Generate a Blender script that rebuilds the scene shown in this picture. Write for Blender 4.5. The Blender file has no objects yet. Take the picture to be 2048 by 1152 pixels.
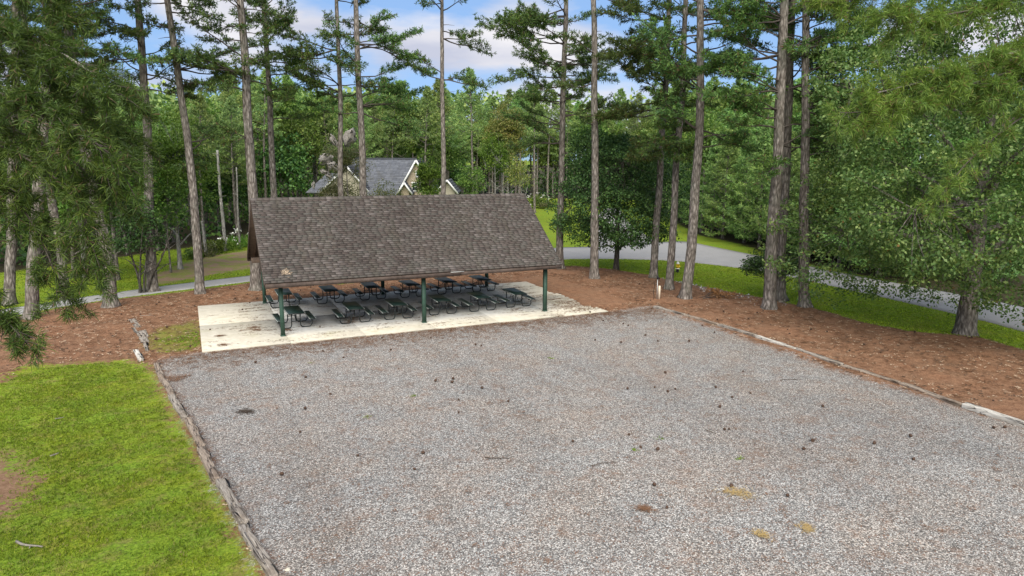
import bpy, math
import numpy as np
from mathutils import Vector, Matrix

# ------------------------------------------------------------------ camera, sky, sun, exposure
scene = bpy.context.scene
col = scene.collection
rng = np.random.default_rng(7)

cam_data = bpy.data.cameras.new('camera')
cam_data.sensor_width = 36.0
cam_data.lens = 24.763
cam_data.clip_start = 0.1
cam_data.clip_end = 6000
camera = bpy.data.objects.new('camera', cam_data)
col.objects.link(camera)
CAM = np.array([-3.53208, -32.44545, 7.91677])
FWD = np.array([0.4109964, 0.89368952, -0.18000276])
RT = np.array([0.90886128, -0.41707463, 0.00446376])
UP = np.array([0.07108537, 0.16543213, 0.98365598])
camera.matrix_world = Matrix(((RT[0], UP[0], -FWD[0], CAM[0]), (RT[1], UP[1], -FWD[1], CAM[1]),
                              (RT[2], UP[2], -FWD[2], CAM[2]), (0, 0, 0, 1)))
scene.camera = camera

SUN_EL, SUN_AZ = math.radians(44), math.radians(204)     # azimuth of the sun, clockwise from +Y
SKY_K = (1.75, 3.05, 5.8)
world = bpy.data.worlds.new('World')
scene.world = world
world.use_nodes = True
wn, wl = world.node_tree.nodes, world.node_tree.links
wn.clear()
w_out = wn.new('ShaderNodeOutputWorld')
w_bg = wn.new('ShaderNodeBackground')
w_bg.inputs['Strength'].default_value = 0.135
w_sky = wn.new('ShaderNodeTexSky')
w_sky.sky_type = 'NISHITA'
w_sky.sun_disc = False
w_sky.sun_elevation = SUN_EL
w_sky.sun_rotation = SUN_AZ
w_sky.air_density = 1.0
w_sky.dust_density = 0.6
w_sky.ozone_density = 3.0
# clouds: noise on the view direction, squeezed towards the horizon like a cloud layer
w_tc = wn.new('ShaderNodeTexCoord')
w_map = wn.new('ShaderNodeMapping')
w_map.inputs['Scale'].default_value = (1.0, 1.0, 3.3)
w_map.inputs['Rotation'].default_value = (0, 0, math.radians(-8))
w_map.inputs['Location'].default_value = (0.37, 1.9, 0.22)
w_noise = wn.new('ShaderNodeTexNoise')
w_noise.inputs['Scale'].default_value = 3.1
w_noise.inputs['Detail'].default_value = 9
w_noise.inputs['Roughness'].default_value = 0.52
w_ramp = wn.new('ShaderNodeValToRGB')
w_ramp.color_ramp.elements[0].position = 0.465
w_ramp.color_ramp.elements[1].position = 0.60
w_noise2 = wn.new('ShaderNodeTexNoise')
w_noise2.inputs['Scale'].default_value = 4.6
w_noise2.inputs['Detail'].default_value = 5
w_cc = wn.new('ShaderNodeValToRGB')
w_cc.color_ramp.elements[0].color = (2.0, 2.1, 2.55, 1)
w_cc.color_ramp.elements[1].color = (3.1, 3.05, 3.15, 1)
w_cc.color_ramp.elements[0].position = 0.36
w_cc.color_ramp.elements[1].position = 0.62
w_mix = wn.new('ShaderNodeMixRGB')
w_tint = wn.new('ShaderNodeMixRGB')
w_tint.blend_type = 'MULTIPLY'
w_tint.inputs['Fac'].default_value = 1.0
w_tint.inputs['Color2'].default_value = (1, 1, 1, 1)
wl.new(w_tc.outputs['Generated'], w_map.inputs['Vector'])
wl.new(w_map.outputs['Vector'], w_noise.inputs['Vector'])
wl.new(w_map.outputs['Vector'], w_noise2.inputs['Vector'])
wl.new(w_noise.outputs['Fac'], w_ramp.inputs['Fac'])
wl.new(w_noise2.outputs['Fac'], w_cc.inputs['Fac'])
# soft shoulder on the sky's brightness, channel by channel: x * k / (x + k)
w_num = wn.new('ShaderNodeVectorMath'); w_num.operation = 'MULTIPLY'; w_num.inputs[1].default_value = SKY_K
w_den = wn.new('ShaderNodeVectorMath'); w_den.operation = 'ADD'; w_den.inputs[1].default_value = SKY_K
w_div = wn.new('ShaderNodeVectorMath'); w_div.operation = 'DIVIDE'
wl.new(w_sky.outputs['Color'], w_num.inputs[0]); wl.new(w_sky.outputs['Color'], w_den.inputs[0])
wl.new(w_num.outputs[0], w_div.inputs[0]); wl.new(w_den.outputs[0], w_div.inputs[1])
wl.new(w_div.outputs[0], w_tint.inputs['Color1'])
wl.new(w_ramp.outputs['Color'], w_mix.inputs['Fac'])
wl.new(w_tint.outputs['Color'], w_mix.inputs['Color1'])
wl.new(w_cc.outputs['Color'], w_mix.inputs['Color2'])
wl.new(w_mix.outputs['Color'], w_bg.inputs['Color'])
wl.new(w_bg.outputs['Background'], w_out.inputs['Surface'])

sun_data = bpy.data.lights.new('sun', 'SUN')
sun_data.energy = 3.1
sun_data.angle = math.radians(62)
sun_data.color = (1.0, 0.94, 0.84)
sun = bpy.data.objects.new('sun', sun_data)
col.objects.link(sun)
sd = Vector((math.sin(SUN_AZ) * math.cos(SUN_EL), math.cos(SUN_AZ) * math.cos(SUN_EL), math.sin(SUN_EL)))
sun.rotation_euler = sd.to_track_quat('Z', 'Y').to_euler()

scene.view_settings.view_transform = 'Standard'
scene.view_settings.look = 'None'
scene.view_settings.exposure = 1.15
scene.view_settings.gamma = 1.0
scene.view_settings.use_curve_mapping = False

# ------------------------------------------------------------------ helpers
def tag(o, label=None, cat=None, group=None, kind=None):
    if label: o['label'] = label
    if cat: o['category'] = cat
    if group: o['group'] = group
    if kind: o['kind'] = kind
    return o

def empty(name, loc=(0, 0, 0), rz=0.0, label=None, cat=None, group=None):
    o = bpy.data.objects.new(name, None)
    o.empty_display_size = 0.3
    col.objects.link(o)
    o.location = loc
    o.rotation_euler = (0, 0, rz)
    return tag(o, label, cat, group)

def link_mesh(name, me, parent=None, loc=None):
    o = bpy.data.objects.new(name, me)
    col.objects.link(o)
    if parent is not None: o.parent = parent
    if loc is not None: o.location = loc
    return o

def copy_tree(o, parent=None):
    c = o.copy()
    col.objects.link(c)
    c.parent = parent
    for ch in list(o.children): copy_tree(ch, c)
    return c

class Geo:
    """collects quads and triangles, then builds one mesh"""
    def __init__(self): self.V, self.Q, self.T, self.n = [], [], [], 0
    def add(self, v, quads=None, tris=None):
        v = np.asarray(v, dtype=np.float64).reshape(-1, 3)
        if quads is not None and len(quads): self.Q.append(np.asarray(quads, dtype=np.int64).reshape(-1, 4) + self.n)
        if tris is not None and len(tris): self.T.append(np.asarray(tris, dtype=np.int64).reshape(-1, 3) + self.n)
        self.V.append(v); self.n += len(v)
    def box(self, lo, hi, R=None, at=None):
        x0, y0, z0 = lo; x1, y1, z1 = hi
        v = np.array([(x0, y0, z0), (x1, y0, z0), (x1, y1, z0), (x0, y1, z0), (x0, y0, z1), (x1, y0, z1), (x1, y1, z1), (x0, y1, z1)], float)
        if R is not None: v = v @ np.asarray(R).T
        if at is not None: v = v + np.asarray(at)
        self.add(v, [(0, 3, 2, 1), (4, 5, 6, 7), (0, 1, 5, 4), (1, 2, 6, 5), (2, 3, 7, 6), (3, 0, 4, 7)])
    def tube(self, pts, rad, n=6, cap=True, rough=None):
        pts = np.asarray(pts, float); m = len(pts)
        rad = np.broadcast_to(np.asarray(rad, float), (m,))
        tan = np.gradient(pts, axis=0); tan /= np.linalg.norm(tan, axis=1)[:, None] + 1e-9
        ref = np.array([1.0, 0.13, 0.07]) if abs(tan.mean(0)[0]) < 0.8 * np.linalg.norm(tan.mean(0)) else np.array([0.05, 1.0, 0.1])
        s = np.cross(tan, ref); s /= np.linalg.norm(s, axis=1)[:, None] + 1e-9
        t = np.cross(tan, s)
        a = np.arange(n) * 2 * math.pi / n
        R = rad[:, None] * np.ones(n)[None, :]
        if rough is not None: R = R * rough
        v = pts[:, None, :] + R[:, :, None] * (np.cos(a)[None, :, None] * s[:, None, :] + np.sin(a)[None, :, None] * t[:, None, :])
        i = np.arange(m - 1)[:, None] * n; j = np.arange(n)[None, :]; k = (j + 1) % n
        q = np.stack([i + j, i + n + j, i + n + k, i + k], -1).reshape(-1, 4)
        tris = []
        v = v.reshape(-1, 3)
        if cap:
            v = np.vstack([v, pts[:1], pts[-1:]])
            c0, c1 = m * n, m * n + 1
            for jj in range(n):
                kk = (jj + 1) % n
                tris += [(c0, jj, kk), (c1, (m - 1) * n + kk, (m - 1) * n + jj)]
        self.add(v, q, tris)
    def build(self, name, mat, parent=None, smooth=False, loc=None, mesh_only=False):
        me = bpy.data.meshes.new(name)
        V = np.vstack(self.V) if self.V else np.zeros((0, 3))
        Q = np.vstack(self.Q) if self.Q else np.zeros((0, 4), np.int64)
        T = np.vstack(self.T) if self.T else np.zeros((0, 3), np.int64)
        me.vertices.add(len(V)); me.vertices.foreach_set('co', V.astype(np.float32).ravel())
        nl = Q.size + T.size
        me.loops.add(nl)
        me.loops.foreach_set('vertex_index', np.concatenate([Q.ravel(), T.ravel()]).astype(np.int32))
        me.polygons.add(len(Q) + len(T))
        st = np.concatenate([np.arange(len(Q)) * 4, Q.size + np.arange(len(T)) * 3]).astype(np.int32)
        me.polygons.foreach_set('loop_start', st)
        if smooth: me.polygons.foreach_set('use_smooth', np.ones(len(Q) + len(T), bool))
        me.update(calc_edges=True)
        me.materials.append(mat)
        if mesh_only: return me
        return link_mesh(name, me, parent, loc)

def norm(a): return a / (np.linalg.norm(a, axis=-1, keepdims=True) + 1e-9)
def rotz(a): c, s = math.cos(a), math.sin(a); return np.array([[c, -s, 0], [s, c, 0], [0, 0, 1]])
def rot_to(d):
    """rotation whose x axis is d"""
    x = norm(np.asarray(d, float)); y = norm(np.cross([0, 0, 1.0], x)); z = np.cross(x, y)
    return np.stack([x, y, z], 1)

def wob(p, s=1.0, seed=0.0):
    """cheap smooth noise about -1..1 for arrays of points"""
    x, y, z = p[..., 0] * s + seed, p[..., 1] * s + seed * 1.7, p[..., 2] * s - seed
    return (np.sin(x * 1.7 + 1.3 * np.sin(y * 1.1 + z)) + np.sin(y * 2.3 + 1.7 * np.sin(z * 1.3 + x * 0.7)) + np.sin(z * 1.9 + x * 0.9 + 1.1 * np.sin(y * 1.9))) / 3

# ------------------------------------------------------------------ material helper
class M:
    def __init__(self, name):
        self.m = bpy.data.materials.new(name); self.m.use_nodes = True
        self.N, self.L = self.m.node_tree.nodes, self.m.node_tree.links
        self.N.clear()
        self.out = self.N.new('ShaderNodeOutputMaterial')
        self.bsdf = self.N.new('ShaderNodeBsdfPrincipled')
        self.L.new(self.bsdf.outputs[0], self.out.inputs[0])
        self.geo = self.N.new('ShaderNodeNewGeometry')
    def node(self, t, **k):
        n = self.N.new(t)
        for a, b in k.items():
            if a in n.inputs.keys(): n.inputs[a].default_value = b
            else: setattr(n, a, b)
        return n
    def link(self, a, b): self.L.new(a, b)
    def pos(self, scale=(1, 1, 1), rot=(0, 0, 0), obj=False):
        mp = self.N.new('ShaderNodeMapping')
        mp.inputs['Scale'].default_value = scale; mp.inputs['Rotation'].default_value = rot
        if obj: self.link(self.node('ShaderNodeTexCoord').outputs['Object'], mp.inputs['Vector'])
        else: self.link(self.geo.outputs['Position'], mp.inputs['Vector'])
        return mp.outputs[0]
    def noise(self, scale, detail=4, rough=0.55, vec=None, dist=0.0):
        n = self.node('ShaderNodeTexNoise', Scale=scale, Detail=detail, Roughness=rough, Distortion=dist)
        self.link(vec if vec is not None else self.pos(), n.inputs['Vector'])
        return n.outputs['Fac']
    def vor(self, scale, out='Color', vec=None, feature='F1', rnd=1.0):
        n = self.node('ShaderNodeTexVoronoi', Scale=scale, feature=feature)
        n.inputs['Randomness'].default_value = rnd
        self.link(vec if vec is not None else self.pos(), n.inputs['Vector'])
        return n.outputs[out]
    def ramp(self, fac, stops, interp='LINEAR'):
        r = self.N.new('ShaderNodeValToRGB'); r.color_ramp.interpolation = interp
        el = r.color_ramp.elements
        while len(el) < len(stops): el.new(0.5)
        for e, (p, c) in zip(el, stops):
            e.position = p
            e.color = (c, c, c, 1) if not hasattr(c, '__len__') else (*c, 1)
        self.link(fac, r.inputs[0]); return r.outputs[0]
    def math(self, op, a, b=None, clamp=False):
        n = self.node('ShaderNodeMath', operation=op, use_clamp=clamp)
        for i, x in enumerate((a, b)):
            if x is None: continue
            if isinstance(x, (int, float)): n.inputs[i].default_value = x
            else: self.link(x, n.inputs[i])
        return n.outputs[0]
    def mix(self, fac, a, b, mode='MIX'):
        n = self.N.new('ShaderNodeMixRGB'); n.blend_type = mode
        for i, x in enumerate((fac, a, b)):
            if isinstance(x, (int, float)): n.inputs[i].default_value = x if i == 0 else (x, x, x, 1)
            elif isinstance(x, tuple): n.inputs[i].default_value = (*x, 1)
            else: self.link(x, n.inputs[i])
        return n.outputs[0]
    def rand(self):
        """a random number per island and per object"""
        oi = self.node('ShaderNodeObjectInfo')
        s = self.math('ADD', self.geo.outputs['Random Per Island'], self.math('MULTIPLY', oi.outputs['Random'], 7.31))
        w = self.node('ShaderNodeTexWhiteNoise', noise_dimensions='1D')
        self.link(s, w.inputs['W']); return w.outputs['Value']
    def set(self, color=None, rough=0.8, bump=None, bstr=0.5, bdist=0.02, spec=0.3, metal=0.0):
        if color is not None:
            if isinstance(color, tuple): self.bsdf.inputs['Base Color'].default_value = (*color, 1)
            else: self.link(color, self.bsdf.inputs['Base Color'])
        if isinstance(rough, float): self.bsdf.inputs['Roughness'].default_value = rough
        else: self.link(rough, self.bsdf.inputs['Roughness'])
        self.bsdf.inputs['Specular IOR Level'].default_value = spec
        self.bsdf.inputs['Metallic'].default_value = metal
        if bump is not None:
            b = self.node('ShaderNodeBump', Strength=bstr, Distance=bdist)
            self.link(bump, b.inputs['Height']); self.link(b.outputs[0], self.bsdf.inputs['Normal'])
        return self.m

def foliage_mat(name, c0, c1, c2, trans=0.3, big=0.5, brown=None, spec=0.25, clump=None):
    m = M(name)
    r = m.rand()
    c = m.ramp(r, [(0.0, c0), (0.55, c1), (1.0, c2)])
    n = m.noise(big, 3)
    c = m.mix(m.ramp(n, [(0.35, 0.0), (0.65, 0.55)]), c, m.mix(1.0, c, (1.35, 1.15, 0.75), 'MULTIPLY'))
    oi = m.node('ShaderNodeObjectInfo')
    hv = m.node('ShaderNodeHueSaturation')
    m.link(m.math('ADD', 0.482, m.math('MULTIPLY', oi.outputs['Random'], 0.036)), hv.inputs['Hue'])
    m.link(m.math('ADD', 0.8, m.math('MULTIPLY', oi.outputs['Random'], 0.45)), hv.inputs['Value'])
    m.link(c, hv.inputs['Color']); c = hv.outputs[0]
    if brown is not None:
        c = m.mix(m.math('GREATER_THAN', r, 1 - brown[0]), c, brown[1])
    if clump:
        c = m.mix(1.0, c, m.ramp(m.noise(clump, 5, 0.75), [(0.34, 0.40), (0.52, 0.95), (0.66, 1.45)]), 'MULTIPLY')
    m.set(c, 0.55, spec=spec)
    tr = m.node('ShaderNodeBsdfTranslucent'); m.link(m.mix(1.0, c, (1.1, 1.35, 0.7), 'MULTIPLY'), tr.inputs[0])
    mx = m.node('ShaderNodeMixShader'); mx.inputs[0].default_value = trans
    m.link(m.bsdf.outputs[0], mx.inputs[1]); m.link(tr.outputs[0], mx.inputs[2]); m.link(mx.outputs[0], m.out.inputs[0])
    return m.m

def simple(name, c, rough=0.7, var=0.15, scale=6, metal=0.0, spec=0.3, obj=False):
    m = M(name)
    n = m.noise(scale, 5, vec=m.pos(obj=obj))
    cc = m.mix(m.ramp(n, [(0.3, 0.0), (0.7, 1.0)]), tuple(x * (1 - var) for x in c), tuple(min(1, x * (1 + var)) for x in c))
    return m.set(cc, rough, bump=n, bstr=0.15, bdist=0.005, metal=metal, spec=spec)

MAT = {}
def bark(name, a, b, c):
    m = M(name)
    v = m.vor(7.0, 'Distance', m.pos((1, 1, 0.28)), 'DISTANCE_TO_EDGE')
    n = m.noise(9, 5, vec=m.pos((1, 1, 0.4)))
    cc = m.ramp(m.math('ADD', m.math('MULTIPLY', n, 0.75), m.math('MULTIPLY', v, 0.9)), [(0.25, a), (0.5, b), (0.78, c)])
    moss = m.noise(1.3, 3)
    cc = m.mix(m.ramp(moss, [(0.5, 0.0), (0.7, 0.35)]), cc, (0.12, 0.13, 0.10))
    h = m.math('ADD', m.math('MULTIPLY', v, 1.6), n)
    return m.set(cc, 0.95, bump=h, bstr=0.9, bdist=0.05, spec=0.1)
MAT['bark'] = bark('pine_bark', (0.050, 0.041, 0.035), (0.155, 0.135, 0.117), (0.31, 0.275, 0.245))
MAT['bark_dark'] = bark('dark_bark', (0.022, 0.018, 0.016), (0.07, 0.06, 0.052), (0.14, 0.125, 0.11))
MAT['bark_pale'] = bark('pale_bark', (0.12, 0.11, 0.10), (0.26, 0.25, 0.23), (0.42, 0.40, 0.36))
MAT['twig'] = simple('twig_wood', (0.065, 0.053, 0.045), 0.9)
MAT['limb_pale'] = simple('weathered_limb', (0.22, 0.20, 0.17), 0.9, 0.3, 12)
G_ = foliage_mat
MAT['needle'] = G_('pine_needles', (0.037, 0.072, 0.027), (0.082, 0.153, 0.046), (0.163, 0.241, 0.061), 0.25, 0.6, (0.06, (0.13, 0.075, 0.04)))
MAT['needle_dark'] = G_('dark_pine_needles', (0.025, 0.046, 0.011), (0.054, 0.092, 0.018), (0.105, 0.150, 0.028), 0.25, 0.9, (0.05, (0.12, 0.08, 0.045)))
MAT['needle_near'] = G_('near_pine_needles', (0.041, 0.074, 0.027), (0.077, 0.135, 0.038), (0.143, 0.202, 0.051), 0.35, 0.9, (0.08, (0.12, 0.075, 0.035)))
MAT['needle_bright'] = G_('light_pine_needles', (0.068, 0.132, 0.030), (0.135, 0.229, 0.048), (0.226, 0.319, 0.070), 0.35, 0.9, (0.08, (0.16, 0.10, 0.045)))  # bright yellow-green needles of the right near pine
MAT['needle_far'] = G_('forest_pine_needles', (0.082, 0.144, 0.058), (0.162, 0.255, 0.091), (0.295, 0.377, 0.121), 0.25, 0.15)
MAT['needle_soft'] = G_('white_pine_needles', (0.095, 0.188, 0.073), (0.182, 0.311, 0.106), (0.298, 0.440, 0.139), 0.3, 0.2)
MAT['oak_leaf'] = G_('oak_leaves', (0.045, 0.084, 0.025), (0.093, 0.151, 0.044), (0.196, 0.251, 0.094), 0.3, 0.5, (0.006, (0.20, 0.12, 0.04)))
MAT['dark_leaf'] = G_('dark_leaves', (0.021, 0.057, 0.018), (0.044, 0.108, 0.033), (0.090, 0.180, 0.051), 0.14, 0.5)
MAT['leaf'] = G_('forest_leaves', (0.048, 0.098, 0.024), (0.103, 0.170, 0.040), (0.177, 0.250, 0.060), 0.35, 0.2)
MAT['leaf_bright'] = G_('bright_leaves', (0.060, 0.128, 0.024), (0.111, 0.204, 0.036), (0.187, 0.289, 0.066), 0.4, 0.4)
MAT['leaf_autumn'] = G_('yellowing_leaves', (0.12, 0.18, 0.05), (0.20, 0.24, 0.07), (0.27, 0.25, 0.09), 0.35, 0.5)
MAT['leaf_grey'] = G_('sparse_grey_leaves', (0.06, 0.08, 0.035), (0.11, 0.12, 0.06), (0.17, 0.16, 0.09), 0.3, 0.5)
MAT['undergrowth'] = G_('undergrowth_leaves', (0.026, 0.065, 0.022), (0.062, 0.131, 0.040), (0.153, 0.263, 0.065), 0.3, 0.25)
MAT['dead_needle'] = G_('dead_needles', (0.09, 0.04, 0.02), (0.17, 0.075, 0.035), (0.25, 0.12, 0.06), 0.1, 0.5)
MAT['white_flower'] = simple('white_petals', (0.75, 0.75, 0.68), 0.7)
MAT['web'] = simple('silk_web', (0.25, 0.23, 0.205), 0.95, 0.5, 9)

# ------------------------------------------------------------------ ground zones (world XY outlines)
BED = [(-18.34, 1.24), (-16.77, 5.00), (-12.36, 9.05), (-8.82, 12.21), (-5.88, 13.16), (-0.19, 15.31)] + [(5.0, 12.6), (13.0, 14.3)] + [(23.04, 13.85), (24.75, 11.00), (25.67, 7.92), (25.62, 4.45)] + [(26.18, 1.70), (26.85, -1.58), (27.34, -4.86), (26.85, -8.34), (27.17, -10.53), (28.53, -11.97), (29.19, -12.87), (28.73, -15.01), (26.61, -20.35), (21.52, -26.52)] + [(19.5, -40.0), (-40.0, -40.0)]
LAWN_NEAR = [(-14.95, -7.09), (-12.67, -3.62), (-10.10, -2.65), (-9.47, -0.97), (-7.97, -1.04), (-6.22, -1.43), (-5.28, -2.67), (-4.92, -4.56), (-4.43, -8.07), (-4.00, -10.80), (-3.49, -13.93), (-3.06, -16.74), (-2.76, -19.12), (-2.60, -20.94), (-4.56, -21.80), (-10.71, -20.00)]
BARE = [(-11.16, -8.97), (-8.67, -10.07), (-7.98, -11.09), (-7.56, -12.42), (-7.51, -13.86), (-7.83, -14.48), (-9.69, -14.11)]
GRAVEL = [(-4.99, -1.97), (-4.50, -1.72), (-3.40, -1.30)] + [(-3.4, -1.37), (16.4, -1.37), (19.3, -0.9), (19.1, -8.0), (18.8, -14.0), (19.3, -20.5), (20.0, -40.0), (-0.5, -40.0)] + [(-2.45, -19.67), (-2.92, -16.83), (-3.31, -14.29), (-3.64, -11.87), (-4.02, -9.19), (-4.44, -6.71), (-4.78, -4.68)]
MOSS = [(-5.48, 2.64), (-4.90, 4.18), (-3.46, 5.29), (-3.45, 0.03), (-3.85, -0.68), (-4.80, -0.77), (-5.39, 0.17)]
DIRT = [(-6.45, 17.00), (-6.02, 21.02), (-3.25, 29.21), (1.23, 33.17), (5.25, 31.49), (1.05, 22.19), (-2.10, 20.27), (-4.89, 17.52)]
FOREST = [(-300, 0), (-70, 4), (-40, 15), (-24, 21), (-13, 28.5), (-6, 35), (1, 41), (6, 55), (12, 62), (28, 66), (36, 80), (45, 101), (62, 108), (84, 96), (82, 80), (66, 62), (56, 44), (49, 31), (47, 22), (43, 12), (41.0, 0), (39.5, -10), (42, -30), (300, -200), (900, 900), (-900, 900)]

def sdist(P, poly):
    """signed distance to a polygon, positive inside"""
    poly = np.asarray(poly, float); x, y = P[..., 0], P[..., 1]
    d2 = np.full(x.shape, 1e18); ins = np.zeros(x.shape, bool)
    for i in range(len(poly)):
        a, b = poly[i], poly[(i + 1) % len(poly)]
        e = b - a; wx, wy = x - a[0], y - a[1]
        t = np.clip((wx * e[0] + wy * e[1]) / (e @ e + 1e-12), 0, 1)
        d2 = np.minimum(d2, (wx - e[0] * t) ** 2 + (wy - e[1] * t) ** 2)
        c = (a[1] > y) != (b[1] > y)
        with np.errstate(divide='ignore', invalid='ignore'):
            ins ^= c & (x < (b[0] - a[0]) * (y - a[1]) / (b[1] - a[1] + 1e-12) + a[0])
    return np.where(ins, 1, -1) * np.sqrt(d2)

def sstep(a, b, x): t = np.clip((x - a) / (b - a), 0, 1); return t * t * (3 - 2 * t)

SLAB = (-3.40, -1.37, 16.40, 8.68)
def gz(x, y, sd_bed=None):
    x = np.asarray(x, float); y = np.asarray(y, float)
    P = np.stack([x, y], -1)
    if sd_bed is None: sd_bed = sdist(P, BED)
    z = -0.06 - 0.40 * sstep(-0.5, 3.0, -sd_bed) * sstep(17, 23, x + 0.15 * y)
    return z
def gzf(x, y): return float(gz(np.array([x]), np.array([y]))[0])

# ------------------------------------------------------------------ ground material
def ground_mat():
    m = M('ground_cover')
    def att(n):
        a = m.node('ShaderNodeAttribute', attribute_name=n); return a.outputs['Fac']
    big = m.noise(0.9, 6, 0.65); mid = m.noise(3.2, 5, 0.6); fine = m.noise(26, 3)
    # straw
    st1 = m.noise(38, 4, 0.7, m.pos((1, 0.35, 1), (0, 0, 0.6)))
    st2 = m.noise(34, 4, 0.7, m.pos((0.35, 1, 1), (0, 0, 0.2)))
    st = m.math('MULTIPLY', m.math('ADD', st1, st2), 0.5)
    straw = m.ramp(st, [(0.34, (0.050, 0.028, 0.016)), (0.46, (0.185, 0.103, 0.060)), (0.66, (0.34, 0.215, 0.135))])
    straw = m.mix(m.ramp(big, [(0.35, 0.0), (0.7, 0.55)]), straw, m.mix(1.0, straw, (1.25, 1.02, 0.90), 'MULTIPLY'))
    straw = m.mix(m.ramp(mid, [(0.36, 0.65), (0.55, 0.0)]), straw, m.mix(1.0, straw, (0.55, 0.5, 0.5), 'MULTIPLY'))
    chip = m.vor(11.0, 'Color'); chipd = m.vor(11.0, 'Distance')
    cs = m.node('ShaderNodeSeparateColor'); m.link(chip, cs.inputs[0])
    straw = m.mix(m.math('MULTIPLY', m.math('GREATER_THAN', cs.outputs[0], 0.86), m.math('LESS_THAN', chipd, 0.022)), straw, (0.50, 0.38, 0.27))
    straw = m.mix(m.math('MULTIPLY', m.math('LESS_THAN', cs.outputs[1], 0.2), m.math('LESS_THAN', chipd, 0.028)), straw, (0.03, 0.018, 0.012))
    # gravel
    gc = m.vor(38, 'Color'); gd = m.vor(38, 'Distance', feature='DISTANCE_TO_EDGE')
    gs = m.node('ShaderNodeSeparateColor'); m.link(gc, gs.inputs[0])
    grav = m.ramp(gs.outputs[0], [(0.0, (0.085, 0.083, 0.080)), (0.36, (0.19, 0.184, 0.174)), (0.68, (0.345, 0.335, 0.312)), (0.94, (0.60, 0.588, 0.555))])
    grav = m.mix(m.math('LESS_THAN', gs.outputs[1], 0.06), grav, (0.21, 0.13, 0.095))
    grav = m.mix(m.ramp(gd, [(0.0, 0.6), (0.14, 0.0)]), grav, (0.06, 0.056, 0.054))
    tint = m.noise(0.45, 5, 0.6)
    grav = m.mix(m.ramp(tint, [(0.40, 0.0), (0.66, 0.7)]), grav, m.mix(1.0, grav, (1.08, 0.97, 0.88), 'MULTIPLY'))
    grav = m.mix(m.ramp(m.noise(1.6, 6, 0.7), [(0.52, 0.0), (0.70, 0.6)]), grav, m.mix(0.3, straw, grav))
    drift = m.noise(0.33, 7, 0.72, dist=0.6)
    grav = m.mix(m.ramp(drift, [(0.56, 0.0), (0.68, 0.30)]), grav, m.mix(0.45, straw, grav))
    wear = m.noise(0.25, 3, 0.5, m.pos((1.6, 0.25, 1), (0, 0, 0.25)))
    grav = m.mix(m.ramp(wear, [(0.42, 0.30), (0.52, 0.0)]), grav, m.mix(1.0, grav, (0.72, 0.71, 0.70), 'MULTIPLY'))
    # grass
    gn = m.noise(16, 4, 0.7)
    grass = m.ramp(gn, [(0.3, (0.055, 0.100, 0.010)), (0.5, (0.130, 0.215, 0.018)), (0.72, (0.25, 0.35, 0.04))])
    grass = m.mix(m.ramp(big, [(0.35, 0.0), (0.65, 0.8)]), grass, m.mix(1.0, grass, (1.35, 1.06, 0.9), 'MULTIPLY'))
    grass = m.mix(m.ramp(m.noise(0.5, 6, 0.7), [(0.50, 0.0), (0.68, 0.5)]), grass, m.mix(1.0, grass, (1.15, 0.72, 0.9), 'MULTIPLY'))
    dirt = m.ramp(m.noise(12, 5, 0.7), [(0.3, (0.12, 0.065, 0.035)), (0.7, (0.28, 0.175, 0.11))])
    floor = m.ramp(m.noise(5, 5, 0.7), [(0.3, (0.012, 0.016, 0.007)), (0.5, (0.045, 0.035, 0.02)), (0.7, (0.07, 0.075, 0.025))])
    n1 = m.math('MULTIPLY', m.math('SUBTRACT', mid, 0.5), 1.0)
    n2 = m.math('MULTIPLY', m.math('SUBTRACT', m.noise(11, 5, 0.7), 0.5), 1.3)
    nn = m.math('ADD', m.math('ADD', n1, m.math('SUBTRACT', big, 0.5)), n2)
    def mask(n, w=0.7):   # signed distance in metres, blurred and broken by noise
        return m.math('ADD', m.math('MULTIPLY', m.math('ADD', att(n), m.math('MULTIPLY', nn, w)), 2.2), 0.5, clamp=True)
    c = m.mix(mask('s_bed', 0.35), grass, straw)
    c = m.mix(mask('s_lawn', 1.7), c, grass)
    c = m.mix(m.math('MULTIPLY', m.math('MULTIPLY', mask('s_lawn', 0.8), m.ramp(m.noise(1.7, 6, 0.75), [(0.50, 0.0), (0.62, 0.85)])), 0.9), c, m.mix(0.45, straw, grass))
    c = m.mix(m.math('MULTIPLY', mask('s_moss', 1.6), 0.8), c, m.mix(0.35, grass, straw))
    c = m.mix(mask('s_bare', 2.2), c, dirt)
    c = m.mix(m.math('MULTIPLY', mask('s_dirt', 1.6), m.ramp(m.noise(0.6, 5, 0.7), [(0.4, 0.25), (0.55, 1.0)])), c, m.mix(0.3, dirt, (0.36, 0.29, 0.20)))
    gm = mask('s_gravel', 1.1)
    c = m.mix(gm, c, grav)
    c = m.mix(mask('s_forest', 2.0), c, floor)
    h = m.math('ADD', m.math('MULTIPLY', gs.outputs[2], gm), m.math('ADD', m.math('MULTIPLY', gn, 0.8), st))
    return m.set(c, 0.95, bump=h, bstr=0.55, bdist=0.02, spec=0.12)
MAT['ground'] = ground_mat()

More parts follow.
